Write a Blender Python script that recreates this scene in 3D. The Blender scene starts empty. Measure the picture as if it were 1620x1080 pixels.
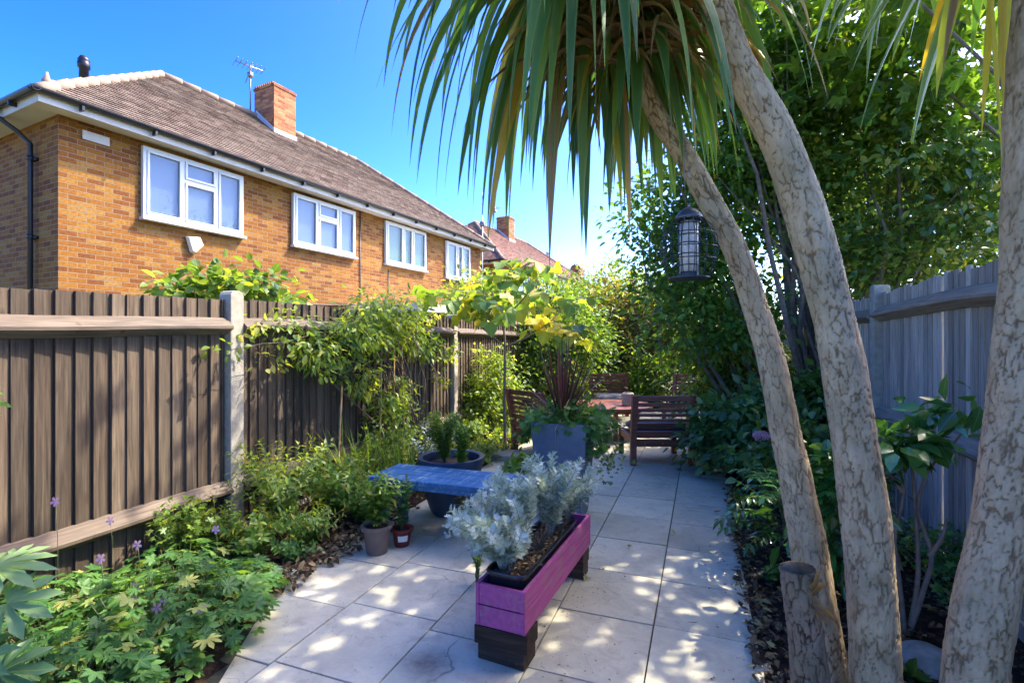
import bpy, math, random
import numpy as np
from mathutils import Vector, Matrix, noise
R = math.radians; PI = math.pi
random.seed(7); rs = np.random.RandomState(7)
S = bpy.context.scene; COL = S.collection
# ---------------------------------------------------------------- camera, sky, sun, exposure
CAMH = 1.4; YAW = R(20.56); CY, SY = math.cos(YAW), math.sin(YAW); F = 800.0
cd = bpy.data.cameras.new('camera'); cam = bpy.data.objects.new('camera', cd); COL.objects.link(cam)
cam.location = (0, 0, CAMH); cam.rotation_euler = (R(90), 0, YAW)
cd.sensor_width = 36; cd.lens = 36*F/1620; cd.clip_start = .02; cd.clip_end = 3000
S.camera = cam
SUN_EL, SUN_AZ = R(50), R(46)          # azimuth clockwise from +Y
W = bpy.data.worlds.new('World'); S.world = W; W.use_nodes = True
wn = W.node_tree; wn.nodes.clear()
sky = wn.nodes.new('ShaderNodeTexSky'); sky.sky_type = 'NISHITA'; sky.sun_disc = False
sky.sun_elevation = SUN_EL; sky.sun_rotation = SUN_AZ
sky.air_density = .75; sky.dust_density = 2.0; sky.ozone_density = 2; sky.altitude = 0
hsv = wn.nodes.new('ShaderNodeHueSaturation'); hsv.inputs['Saturation'].default_value = 1.4; hsv.inputs['Hue'].default_value = .509; hsv.inputs['Value'].default_value = .5
gam = wn.nodes.new('ShaderNodeGamma'); gam.inputs[1].default_value = 1.5
scl = wn.nodes.new('ShaderNodeVectorMath'); scl.operation = 'SCALE'; scl.inputs[3].default_value = 1.45
bg = wn.nodes.new('ShaderNodeBackground'); bg.inputs[1].default_value = .15
wo = wn.nodes.new('ShaderNodeOutputWorld')
wn.links.new(sky.outputs[0], hsv.inputs['Color']); wn.links.new(hsv.outputs[0], gam.inputs[0]); wn.links.new(gam.outputs[0], scl.inputs[0]); wn.links.new(scl.outputs[0], bg.inputs[0]); wn.links.new(bg.outputs[0], wo.inputs[0])
sl = bpy.data.lights.new('sun', 'SUN'); sl.energy = 2.0; sl.angle = R(.5); sl.color = (1, .93, .82)
so = bpy.data.objects.new('sun', sl); COL.objects.link(so)
sd = Vector((math.sin(SUN_AZ)*math.cos(SUN_EL), math.cos(SUN_AZ)*math.cos(SUN_EL), math.sin(SUN_EL)))
so.rotation_euler = sd.to_track_quat('Z', 'Y').to_euler(); so.location = (6, 6, 12)
S.view_settings.view_transform = 'Standard'; S.view_settings.look = 'None'; S.view_settings.gamma = 1
S.view_settings.exposure = 2.48
S.render.engine = 'CYCLES'
S.cycles.max_bounces = 8; S.cycles.transparent_max_bounces = 16

# ---------------------------------------------------------------- helpers
def P(px, py, z):                       # a point of the place seen at px, py and z metres ahead
    X = (px-810)/F*z
    return Vector((CY*X - SY*z, SY*X + CY*z, CAMH + (540-py)/F*z))
def G(px, py, h=0.0): return P(px, py, F*(CAMH-h)/(py-540))
def C2(X, z, h=0.0): return Vector((CY*X - SY*z, SY*X + CY*z, h))

def rot_to(d, n=(0, 0, 1)):             # 3x3 with columns x, y=d, z~n
    d = Vector(d).normalized(); n = Vector(n)
    x = d.cross(n)
    if x.length < 1e-5: x = d.cross(Vector((1, 0, 0)))
    x.normalize(); z = x.cross(d)
    return np.array([[x[i], d[i], z[i]] for i in range(3)])

class Geo:
    def __init__(s): s.V = []; s.L = []; s.C = []; s.M = []; s.A = []; s.U = []; s.n = 0
    def add(s, V, faces, var=0.5, u=0.0, mi=0):
        V = np.asarray(V, float).reshape(-1, 3)
        fl = np.fromiter((i for f in faces for i in f), int); cn = np.array([len(f) for f in faces])
        s.raw(V, fl, cn, var, u, mi); return s
    def raw(s, V, fl, cn, var=0.5, u=0.0, mi=0):
        k = len(V)
        s.V.append(V); s.L.append(fl+s.n); s.C.append(cn); s.M.append(np.full(len(cn), mi))
        s.A.append(np.broadcast_to(np.asarray(var, float), (k,)).copy()); s.U.append(np.broadcast_to(np.asarray(u, float), (k,)).copy())
        s.n += k
    def box(s, x0, x1, y0, y1, z0, z1, var=.5, M=None, t=None, mi=0):
        V = np.array([(x, y, z) for z in (z0, z1) for y in (y0, y1) for x in (x0, x1)], float)
        if M is not None: V = V@np.asarray(M).T
        if t is not None: V = V+np.asarray(t)
        return s.add(V, [(0,2,3,1),(4,5,7,6),(0,1,5,4),(2,6,7,3),(0,4,6,2),(1,3,7,5)], var, 0, mi)
    def beam(s, a, b, w, h, up=(0,0,1), var=.5, mi=0):
        a = Vector(a); b = Vector(b); M = rot_to(b-a, up); L = (b-a).length
        return s.box(-w/2, w/2, 0, L, -h/2, h/2, var, M, a, mi)
    def prism(s, prof, a, b, up=(0,0,1), var=.5, mi=0):     # profile (x,z) swept from a to b
        a = Vector(a); b = Vector(b); M = rot_to(b-a, up); L = (b-a).length; k = len(prof)
        V = np.array([(p[0], y, p[1]) for y in (0, L) for p in prof])@M.T+np.array(a)
        fs = [tuple(range(k)), tuple(range(2*k-1, k-1, -1))]+[(i, i+k, (i+1) % k+k, (i+1) % k) for i in range(k)]
        return s.add(V, fs, var, 0, mi)
    def tube(s, pts, rad, n=8, cap=True, disp=None, var=.5, mi=0):
        pts = [Vector(p) for p in pts]; m = len(pts)
        if not hasattr(rad, '__len__'): rad = [rad]*m
        V = []; A = []; ref = None; sacc = 0
        for i, p in enumerate(pts):
            d = (pts[min(i+1, m-1)]-pts[max(i-1, 0)]).normalized()
            if ref is None: ref = d.orthogonal().normalized()
            ref = (ref-d*ref.dot(d)).normalized(); b = d.cross(ref)
            if i: sacc += (p-pts[i-1]).length
            for j in range(n):
                a = 2*PI*j/n; o = ref*math.cos(a)+b*math.sin(a)
                q, cv_ = disp(a, sacc, rad[i]) if disp else (0.0, var)
                V.append(p+o*(rad[i]+q)); A.append(cv_)
        fs = [(i*n+j, i*n+(j+1) % n, (i+1)*n+(j+1) % n, (i+1)*n+j) for i in range(m-1) for j in range(n)]
        if cap: fs += [tuple(range(n-1, -1, -1)), tuple(range((m-1)*n, m*n))]
        A = np.array(A)
        return s.add(np.array(V), fs, A, 0, mi)
    def lathe(s, prof, n=24, c=(0,0,0), var=.5, mi=0, sx=1, sy=1):   # (r,z) profile, closed look from both sides
        m = len(prof)
        V = np.array([(r*math.cos(2*PI*j/n)*sx+c[0], r*math.sin(2*PI*j/n)*sy+c[1], z+c[2]) for r, z in prof for j in range(n)])
        fs = [(i*n+j, i*n+(j+1) % n, (i+1)*n+(j+1) % n, (i+1)*n+j) for i in range(m-1) for j in range(n)]
        fs += [tuple(range(n-1, -1, -1)), tuple(range((m-1)*n, m*n))]
        return s.add(V, fs, var, 0, mi)
    def inst(s, T, Pn, D, N, Sc, var=.5, mi=0):
        tv, fs, tu = T; k = len(tv); n = len(Pn)
        if n == 0: return s
        D = D/np.linalg.norm(D, axis=1, keepdims=True)
        X = np.cross(D, N); l = np.linalg.norm(X, axis=1, keepdims=True); l[l < 1e-6] = 1; X = X/l; Z = np.cross(X, D)
        Sc = np.broadcast_to(np.asarray(Sc, float), (n,))
        V = Pn[:, None, :]+Sc[:, None, None]*(tv[None, :, 0:1]*X[:, None, :]+tv[None, :, 1:2]*D[:, None, :]+tv[None, :, 2:3]*Z[:, None, :])
        fl = np.fromiter((i for f in fs for i in f), int); cn = np.array([len(f) for f in fs])
        L = (fl[None, :]+k*np.arange(n)[:, None]).ravel()
        s.raw(V.reshape(-1, 3), L, np.tile(cn, n), np.repeat(np.broadcast_to(var, (n,)), k), np.tile(tu, n), mi); return s
    def blade(s, p, d, L, w, grav=.1, segs=8, fold=.18, var=.5, side=None, prof=0, twist=0, mi=0, tip=None):
        p = Vector(p); d = Vector(d).normalized()
        if side is None:
            side = d.cross(Vector((0, 0, 1)))
            if side.length < .05: side = Vector((random.uniform(-1, 1), random.uniform(-1, 1), 0))
        side = Vector(side).normalized(); V = []; U = []
        for i in range(segs+1):
            t = i/segs
            if prof == 0: ww = w*(.45+.55*math.sin(min(t/.45, 1)*PI/2))*(1-max(0, (t-.4)/.6)**1.5)
            else: ww = w*(1-t**2.2)
            ww = max(ww, w*.02)
            nrm = side.cross(d).normalized()
            V += [p-side*ww/2, p-nrm*fold*ww, p+side*ww/2]; U += [-1, 0, 1]
            p = p+d*(L/segs); d = (d+Vector((0, 0, -1))*grav*(.3+1.4*t)).normalized()
            side = (side-d*side.dot(d)).normalized()
            if twist: side = Matrix.Rotation(twist/segs, 3, d)@side
        fs = []
        for i in range(segs):
            a = i*3; fs += [(a, a+1, a+4, a+3), (a+1, a+2, a+5, a+4)]
        if tip: var = np.array([var if i/segs < tip else .95 for i in range(segs+1) for _ in range(3)])
        return s.add(np.array(V), fs, var, np.array(U), mi)
    def build(s, name, mats, parent=None, smooth=True, bevel=0, M=None, origin=None, wp=False):
        me = bpy.data.meshes.new(name)
        V = np.concatenate(s.V); L = np.concatenate(s.L); Cn = np.concatenate(s.C); Mi = np.concatenate(s.M)
        if origin is not None: V = V-np.asarray(origin)
        if wp: V = V-np.array(parent.location)
        me.vertices.add(len(V)); me.vertices.foreach_set('co', V.ravel())
        me.loops.add(len(L)); me.loops.foreach_set('vertex_index', L.astype(np.int32))
        me.polygons.add(len(Cn)); me.polygons.foreach_set('loop_start', np.concatenate([[0], np.cumsum(Cn)[:-1]]).astype(np.int32))
        me.polygons.foreach_set('material_index', Mi.astype(np.int32))
        me.update(calc_edges=True)
        a = me.attributes.new('var', 'FLOAT', 'POINT'); a.data.foreach_set('value', np.concatenate(s.A).astype(np.float32))
        a = me.attributes.new('u', 'FLOAT', 'POINT'); a.data.foreach_set('value', np.concatenate(s.U).astype(np.float32))
        if smooth == 'auto': me.shade_smooth(); me.set_sharp_from_angle(angle=R(35))
        elif smooth: me.shade_smooth()
        else: me.shade_flat()
        for m in (mats if isinstance(mats, (list, tuple)) else [mats]): me.materials.append(m)
        o = bpy.data.objects.new(name, me); COL.objects.link(o)
        if origin is not None: o.location = origin
        if parent is not None: o.parent = parent
        if bevel:
            b = o.modifiers.new('bevel', 'BEVEL'); b.width = bevel; b.segments = 2; b.limit_method = 'ANGLE'; b.angle_limit = R(40)
        return o

def tag(o, label, cat, group=None):
    o['label'] = label; o['category'] = cat
    if group: o['group'] = group
    return o
def thing(name, label, cat, loc=(0,0,0), rz=0, group=None):
    o = bpy.data.objects.new(name, None); COL.objects.link(o); o.location = loc; o.rotation_euler = (0, 0, rz)
    o.empty_display_size = .1
    return tag(o, label, cat, group)
def dup(o, parent=None, **kw):
    c = o.copy(); COL.objects.link(c); c.parent = parent
    for ch in list(o.children): dup(ch, c)
    for k, v in kw.items():
        if k == 'loc': c.location = v
        elif k == 'rz': c.rotation_euler = (0, 0, v)
        else: c[k] = v
    return c
def struct(o): o['kind'] = 'structure'; return o
def stuff(o): o['kind'] = 'stuff'; return o

# ---------------------------------------------------------------- materials
class NT:
    def __init__(s, name):
        s.m = bpy.data.materials.new(name); s.m.use_nodes = True; s.t = s.m.node_tree; s.t.nodes.clear()
        s.out = s.t.nodes.new('ShaderNodeOutputMaterial')
    def n(s, ty, ins=None, **pr):
        nd = s.t.nodes.new('ShaderNode'+ty)
        for k, v in pr.items(): setattr(nd, k, v)
        for k, v in (ins or {}).items(): s.set(nd.inputs[k], v)
        return nd
    def set(s, inp, v):
        if isinstance(v, bpy.types.NodeSocket): s.t.links.new(v, inp)
        elif isinstance(v, bpy.types.Node): s.t.links.new(v.outputs[0], inp)
        elif isinstance(v, (tuple, list)) and len(v) == 3 and inp.type == 'RGBA': inp.default_value = (*v, 1)
        else: inp.default_value = v
    def math(s, op, a, b=0.5, c=None):
        nd = s.n('Math', {0: a, 1: b}, operation=op)
        if c is not None: s.set(nd.inputs[2], c)
        return nd.outputs[0]
    def mix(s, f, a, b, blend='MIX'):
        nd = s.n('Mix', None, data_type='RGBA', blend_type=blend)
        s.set(nd.inputs[0], f); s.set(nd.inputs[6], a); s.set(nd.inputs[7], b); return nd.outputs[2]
    def ramp(s, f, stops, interp='LINEAR'):
        nd = s.n('ValToRGB', {0: f}); cr = nd.color_ramp; cr.interpolation = interp
        while len(cr.elements) < len(stops): cr.elements.new(.5)
        for e, (p, c) in zip(cr.elements, stops): e.position = p; e.color = (*c, 1) if len(c) == 3 else c
        return nd.outputs[0]
    def noise(s, scale, vec=None, det=4, rough=.55, dist=0):
        nd = s.n('TexNoise', {'Scale': scale, 'Detail': det, 'Roughness': rough, 'Distortion': dist})
        if vec is not None: s.set(nd.inputs['Vector'], vec)
        return nd.outputs[0]
    def obj(s, sc=(1,1,1)):
        c = s.n('TexCoord').outputs['Object']
        return s.n('Mapping', {'Vector': c, 'Scale': sc}).outputs[0] if sc != (1,1,1) else c
    def attr(s, a): return s.n('Attribute', None, attribute_name=a).outputs['Fac']
    def bump(s, h, st=.5, d=.01, nrm=None):
        nd = s.n('Bump', {'Height': h, 'Strength': st, 'Distance': d})
        if nrm is not None: s.set(nd.inputs['Normal'], nrm)
        return nd.outputs[0]
    def pbsdf(s, col, rough=.6, nrm=None, spec=.4, metal=0, **k):
        nd = s.n('BsdfPrincipled', {'Base Color': col, 'Roughness': rough, 'Metallic': metal, 'Specular IOR Level': spec})
        if nrm is not None: s.set(nd.inputs['Normal'], nrm)
        for a, v in k.items(): s.set(nd.inputs[a], v)
        return nd
    def done(s, sh): s.t.links.new(sh.outputs[0], s.out.inputs[0]); return s.m

def m_leaf(name, stops, rough=.42, tr=.4, spec=.35, boost=1.9, yel=1.25, stripes=False):
    t = NT(name); v = t.attr('var'); c = t.ramp(v, [(p_, tuple(min(.75, k_*1.3) for k_ in c_)) for p_, c_ in stops])
    nz = t.noise(9, t.obj()); c = t.mix(t.math('MULTIPLY', nz, .35), c, t.mix(1.0, c, (.6, .75, .5), 'MULTIPLY'))
    nrm = None
    if stripes:
        u = t.attr('u'); au = t.math('ABSOLUTE', u)
        w = t.math('SINE', t.math('MULTIPLY', u, 34)); nrm = t.bump(w, .35, .002)
        e = t.math('MULTIPLY', t.math('GREATER_THAN', au, .72), .3)
        c = t.mix(e, c, (.32, .30, .06))
    else:
        u = t.attr('u'); mid = t.math('LESS_THAN', t.math('ABSOLUTE', u), .06)
        c = t.mix(t.math('MULTIPLY', mid, .35), c, (.30, .36, .12))
    p = t.pbsdf(c, rough, nrm, spec)
    tc = t.mix(1.0, c, (boost*yel, boost*1.05, boost*.35), 'MULTIPLY')
    tl = t.n('BsdfTranslucent', {'Color': tc})
    return t.done(t.n('MixShader', {0: tr, 1: p, 2: tl}))
def m_plain(name, col, rough=.5, metal=0, spec=.4, nscale=0, c2=None, bump=0, bscale=60):
    t = NT(name); c = col
    if nscale: c = t.mix(t.ramp(t.noise(nscale, t.obj()), [(.35, (0,0,0)), (.68, (1,1,1))]), col, c2)
    nrm = t.bump(t.noise(bscale, t.obj(), 5), bump, .004) if bump else None
    return t.done(t.pbsdf(c, rough, nrm, spec, metal))
def m_wood(name, c1, c2, c3, grain=(60, 60, 3), rough=.7, bump=.35, spec=.25, knots=True, vm=.5):
    t = NT(name); o = t.n('TexCoord').outputs['Object']
    off = t.n('VectorMath', {0: o, 1: t.n('CombineXYZ', {0: t.math('MULTIPLY', t.attr('var'), 13.0), 1: 0.0, 2: t.math('MULTIPLY', t.attr('var'), 7.0)})}, operation='ADD').outputs[0]
    g = t.noise(1, t.n('Mapping', {'Vector': off, 'Scale': grain}).outputs[0], 6, .6, .6)
    big = t.noise(2.2, off, 3)
    c = t.ramp(g, [(.3, c1), (.55, c2), (.75, c3)])
    c = t.mix(t.math('MULTIPLY', big, vm), c, t.mix(1.0, c, (.45, .42, .42), 'MULTIPLY'))
    vv = t.math('MULTIPLY_ADD', t.attr('var'), .75, .62)
    gr = t.ramp(t.noise(.9, off, 4, .6), [(.42, (0,0,0)), (.62, (.6,.6,.6))]); c = t.mix(gr, c, t.mix(1.0, c, (.95, 1.05, 1.12), 'MULTIPLY'))
    c = t.mix(1.0, c, t.n('CombineXYZ', {0: vv, 1: vv, 2: vv}).outputs[0], 'MULTIPLY')
    if knots:
        vo = t.n('TexVoronoi', {'Vector': t.n('Mapping', {'Vector': off, 'Scale': (7, 7, 3)}).outputs[0], 'Scale': 1.0}, feature='F1').outputs['Distance']
        c = t.mix(t.ramp(vo, [(.05, (1,1,1)), (.14, (0,0,0))]), c, c1)
    return t.done(t.pbsdf(c, rough, t.bump(g, bump, .003), spec))
def m_paintwood(name, col, worn, amt=.62, rough=.55, grain=(40, 4, 40)):
    t = NT(name); o = t.obj(grain); g = t.noise(1, o, 6, .65, .4); big = t.noise(9, t.obj(), 5, .7)
    f = t.ramp(t.math('MULTIPLY_ADD', g, .45, t.math('MULTIPLY', big, .55)), [(amt-.09, (0,0,0)), (amt+.03, (1,1,1))])
    b = t.mix(t.math('MULTIPLY', big, .6), col, tuple(x*.6 for x in col)); b = t.mix(t.ramp(g, [(.35, (.55,.55,.55)), (.6, (0,0,0))]), b, tuple(x*.45 for x in col))
    return t.done(t.pbsdf(t.mix(f, b, worn), rough, t.bump(g, .3, .002), .35))
def facemap(t, zs=1.0, sc=1.0):           # (along wall, up) from object coordinates
    tc = t.n('TexCoord'); sp = t.n('SeparateXYZ', {0: tc.outputs['Object']}); sn = t.n('SeparateXYZ', {0: tc.outputs['Normal']})
    f = t.math('GREATER_THAN', t.math('ABSOLUTE', sn.outputs[0]), t.math('ABSOLUTE', sn.outputs[1]))
    h = t.math('ADD', t.math('MULTIPLY', f, sp.outputs[1]), t.math('MULTIPLY', t.math('SUBTRACT', 1.0, f), sp.outputs[0]))
    return t.n('CombineXYZ', {0: h, 1: t.math('MULTIPLY', sp.outputs[2], zs), 2: 0.0}).outputs[0]
def m_brick(name, stops, mortar=(.22, .16, .09)):
    t = NT(name); v = facemap(t)
    b = t.n('TexBrick', {'Vector': v, 'Color1': (0,0,0), 'Color2': (1,1,1), 'Mortar': (.5,.5,.5), 'Scale': 1.0, 'Mortar Size': .006,
             'Mortar Smooth': .15, 'Bias': 0.0, 'Brick Width': .225, 'Row Height': .075}, offset=.5)
    c = t.ramp(b.outputs[0], stops)
    n1 = t.noise(26, v, 5, .7); n2 = t.noise(.6, v, 3)
    c = t.mix(t.ramp(n1, [(.42, (0,0,0)), (.62, (.75,.75,.75))]), c, t.mix(1.0, c, (.62, .48, .40), 'MULTIPLY'))
    c = t.mix(t.ramp(n2, [(.45, (0,0,0)), (.65, (.35,.35,.35))]), c, t.mix(1.0, c, (.80, .60, .45), 'MULTIPLY'))
    c = t.mix(b.outputs[1], c, mortar)
    hgt = t.math('MULTIPLY_ADD', t.math('SUBTRACT', 1.0, b.outputs[1]), 1.0, t.math('MULTIPLY', n1, .5))
    return t.done(t.pbsdf(c, .85, t.bump(hgt, .8, .008), .2))
def m_tile(name, stops):
    t = NT(name); v = facemap(t, 1/math.sin(R(37.5)))
    b = t.n('TexBrick', {'Vector': v, 'Color1': (0,0,0), 'Color2': (1,1,1), 'Mortar': (.5,.5,.5), 'Scale': 1.0, 'Mortar Size': .004,
             'Mortar Smooth': .2, 'Brick Width': .17, 'Row Height': .1}, offset=.5)
    c = t.ramp(b.outputs[0], stops); n1 = t.noise(40, v, 5, .7); n2 = t.noise(.8, v, 4)
    c = t.mix(t.ramp(n1, [(.45, (0,0,0)), (.6, (.8,.8,.8))]), c, t.mix(1.0, c, (.5, .45, .42), 'MULTIPLY'))
    c = t.mix(t.ramp(n2, [(.4, (0,0,0)), (.7, (.5,.5,.5))]), c, (.20, .16, .115))
    c = t.mix(b.outputs[1], c, (.04, .03, .025))
    return t.done(t.pbsdf(c, .85, t.bump(t.math('SUBTRACT', n1, b.outputs[1]), .7, .01), .2))
def m_bark(name, stops, bump=.6, sc=60, green=0):
    t = NT(name); v = t.attr('var'); n1 = t.noise(1, t.obj((150, 150, 45)), 6, .7); n2 = t.noise(5, t.obj(), 3)
    c = t.ramp(t.math('ADD', v, t.math('MULTIPLY_ADD', n1, .6, -.3)), stops)
    c = t.mix(t.math('MULTIPLY', n2, .5), c, t.mix(1.0, c, (.75, .72, .62), 'MULTIPLY'))
    if green: c = t.mix(t.ramp(n2, [(.5, (0,0,0)), (.66, (green,)*3)]), c, (.13, .13, .06))
    return t.done(t.pbsdf(c, .85, t.bump(n1, bump, .004), .2))
def m_glass(name, tint=(.9,.95,1), frost=0.02, mixf=.05):
    t = NT(name); lw = t.n('LayerWeight', {0: .5}); f = t.math('ADD', t.math('MULTIPLY', t.math('POWER', lw.outputs['Facing'], 5.0), .7), mixf)
    return t.done(t.n('MixShader', {0: f, 1: t.n('BsdfTransparent', {'Color': tint}), 2: t.n('BsdfGlossy', {'Color': (.75,.78,.82), 'Roughness': frost})}))

GREEN = lambda *a: list(a)
ML = {
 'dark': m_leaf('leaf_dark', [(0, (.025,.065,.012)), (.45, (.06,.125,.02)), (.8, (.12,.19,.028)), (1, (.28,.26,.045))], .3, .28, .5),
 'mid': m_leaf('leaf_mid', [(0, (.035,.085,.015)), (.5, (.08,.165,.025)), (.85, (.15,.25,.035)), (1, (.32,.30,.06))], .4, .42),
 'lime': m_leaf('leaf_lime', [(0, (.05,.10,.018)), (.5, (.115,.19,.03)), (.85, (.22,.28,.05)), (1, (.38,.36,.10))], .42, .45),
 'syc': m_leaf('leaf_sycamore', [(0, (.035,.08,.015)), (.6, (.075,.15,.025)), (1, (.15,.22,.035))], .45, .55, .3, 1.9, 1.1),
 'fig': m_leaf('leaf_fig', [(0, (.06,.13,.04)), (.4, (.13,.22,.035)), (.65, (.28,.31,.04)), (1, (.52,.43,.04))], .5, .45),
 'rust': m_leaf('leaf_rust', [(0, (.02,.035,.01)), (.4, (.06,.075,.015)), (.75, (.15,.11,.03)), (1, (.24,.2,.05))], .42, .35),
 'gloss': m_leaf('leaf_glossy', [(0, (.03,.085,.02)), (.6, (.055,.165,.03)), (1, (.11,.24,.045))], .2, .2, .7),
 'blue': m_leaf('leaf_bluegreen', [(0, (.04,.10,.035)), (.5, (.10,.19,.06)), (1, (.22,.30,.11))], .35, .35, .5, 1.5, .9),
 'geran': m_leaf('leaf_geranium', [(0, (.03,.09,.02)), (.45, (.07,.165,.035)), (.8, (.14,.25,.05)), (1, (.34,.34,.09))], .45, .38),
 'strap': m_leaf('leaf_strap', [(0, (.03,.08,.02)), (.6, (.08,.17,.04)), (1, (.30,.30,.08))], .4, .35, stripes=True),
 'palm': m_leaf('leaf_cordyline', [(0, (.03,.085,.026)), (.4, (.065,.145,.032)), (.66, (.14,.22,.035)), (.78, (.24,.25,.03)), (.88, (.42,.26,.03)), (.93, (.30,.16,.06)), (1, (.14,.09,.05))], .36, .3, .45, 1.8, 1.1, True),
 'yellow': m_leaf('leaf_yellow', [(0, (.50,.33,.02)), (1, (.62,.46,.04))], .5, .5, .3, 1.5, 1, True),
 'red': m_leaf('leaf_redpurple', [(0, (.05,.012,.018)), (.6, (.13,.035,.04)), (.85, (.24,.12,.10)), (1, (.42,.33,.26))], .35, .25, .5, 1.4, 1.3, True),
 'silver': m_leaf('leaf_silver', [(0, (.28,.33,.26)), (.6, (.46,.50,.42)), (1, (.56,.58,.53))], .8, .2, .1, 1.0, .95),
 'litter': m_leaf('dry_leaf', [(0, (.045,.028,.016)), (.5, (.12,.07,.035)), (.8, (.24,.15,.07)), (1, (.38,.30,.10))], .7, .15, .2, 1, 1),
}
M = {
 'brick': m_brick('golden_brick', [(0, (.16,.055,.012)), (.25, (.215,.08,.013)), (.6, (.26,.11,.015)), (.85, (.30,.148,.022)), (1, (.28,.158,.042))]),
 'brick2': m_brick('red_brick', [(0, (.24,.085,.04)), (.5, (.42,.17,.07)), (1, (.55,.27,.12))]),
 'tile': m_tile('roof_tile_brown', [(0, (.11,.075,.05)), (.5, (.19,.135,.095)), (1, (.29,.22,.16))]),
 'tile2': m_tile('roof_tile_red', [(0, (.20,.10,.07)), (.5, (.33,.17,.12)), (1, (.42,.25,.18))]),
 'ridge': m_plain('ridge_tile', (.30,.20,.13), .85, nscale=6, c2=(.30,.21,.14), bump=.5),
 'white': m_plain('white_upvc', (.58,.58,.56), .35),
 'cream': m_plain('cream_paint', (.54,.50,.42), .6, nscale=3, c2=(.47,.43,.35)),
 'black': m_plain('black_plastic', (.018,.018,.02), .35),
 'metal': m_plain('grey_metal', (.25,.25,.26), .4, .8),
 'blind': m_plain('window_blind', (.30,.34,.37), .6),
 'dark': m_plain('unlit_room_tone', (.03,.035,.04), .6),  # room darkness put into the colour
 'glass': m_glass('window_glass', (.85,.9,.95), .01, .03),
 'alarm': m_plain('alarm_cream', (.75,.70,.55), .4),
 'fence': m_wood('fence_brown', (.055,.038,.023), (.122,.086,.052), (.19,.136,.082)),
 'rail': m_wood('fence_rail', (.085,.062,.04), (.17,.127,.082), (.25,.185,.12), (50, 3, 50)),
 'gfence': m_wood('fence_grey', (.27,.225,.165), (.47,.40,.30), (.60,.52,.39), knots=False),
 'grail': m_wood('fence_grey_rail', (.26,.20,.13), (.44,.36,.26), (.62,.48,.29), (50, 3, 50), knots=False),
 'conc': m_plain('fence_concrete', (.40,.355,.255), .9, nscale=20, c2=(.29,.255,.185), bump=.9, bscale=140),
 'teak': m_wood('red_brown_hardwood', (.17,.052,.028), (.29,.09,.045), (.40,.15,.072), (4, 60, 60), .45, .15, .4, False),
 'cush': m_plain('dark_grey_cushion', (.055,.062,.078), .85, nscale=30, c2=(.075,.083,.10), bump=.3, bscale=400),
 'bluew': m_paintwood('blue_painted_wood', (.035,.15,.30), (.20,.33,.42), .60, .6),
 'pinkw': m_paintwood('magenta_painted_wood', (.44,.085,.24), (.30,.13,.16), .60, .7),
 'block': m_wood('old_dark_timber', (.025,.016,.012), (.055,.035,.022), (.12,.075,.035), (4, 40, 40), .85),
 'pot': m_plain('blue_grey_planter', (.10,.135,.16), .55, nscale=7, c2=(.155,.19,.205), bump=.15, bscale=20),
 'bowl': m_plain('dark_blue_glaze', (.035,.05,.075), .3, nscale=8, c2=(.05,.07,.10)),
 'brownp': m_plain('brown_plastic_pot', (.145,.105,.08), .5, nscale=12, c2=(.17,.125,.10)),
 'redp': m_plain('red_plastic_pot', (.20,.028,.02), .4, nscale=12, c2=(.14,.02,.015)),
 'blackp': m_plain('black_trough_plastic', (.012,.013,.018), .28),
 'tagw': m_plain('white_label', (.7,.66,.55), .6),
 'stone': m_plain('grey_stone', (.34,.33,.27), .85, nscale=14, c2=(.17,.20,.12), bump=1, bscale=25),
 'cane': m_plain('bamboo_cane', (.42,.22,.08), .6, nscale=20, c2=(.52,.33,.14)),
 'twig': m_plain('twig_bark', (.12,.085,.055), .85, nscale=20, c2=(.20,.15,.10), bump=.4),
 'gstem': m_plain('green_stem', (.10,.15,.04), .6, nscale=20, c2=(.18,.15,.07)),
 'pale': m_plain('pale_shrub_bark', (.30,.22,.15), .85, nscale=20, c2=(.20,.14,.09), bump=.5),
 'bark': m_bark('cordyline_bark', [(.0, (.20,.13,.065)), (.35, (.33,.235,.125)), (.62, (.47,.35,.195)), (1, (.60,.47,.28))], green=.25),
 'barkd': m_bark('stump_bark', [(0, (.04,.025,.016)), (.3, (.12,.08,.05)), (.6, (.22,.16,.10)), (1, (.30,.23,.155))], green=.4),
 'lantern': m_plain('stone_lantern', (.45,.38,.26), .8, nscale=18, c2=(.34,.29,.22), bump=.5),
 'seed': m_plain('feeder_fill', (.86,.80,.68), .7, nscale=30, c2=(.66,.52,.40)),
 'mauve': m_leaf('petal_mauve', [(0, (.55,.22,.55)), (1, (.72,.40,.70))], .6, .35, .2, 1.2, 1),
 'pink': m_leaf('petal_pink', [(0, (.75,.16,.26)), (1, (.85,.42,.45))], .6, .35, .2, 1.1, 1),
 'soilm': m_plain('dark_soil', (.035,.022,.015), .95, nscale=25, c2=(.08,.052,.034), bump=1, bscale=80),
}
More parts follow.
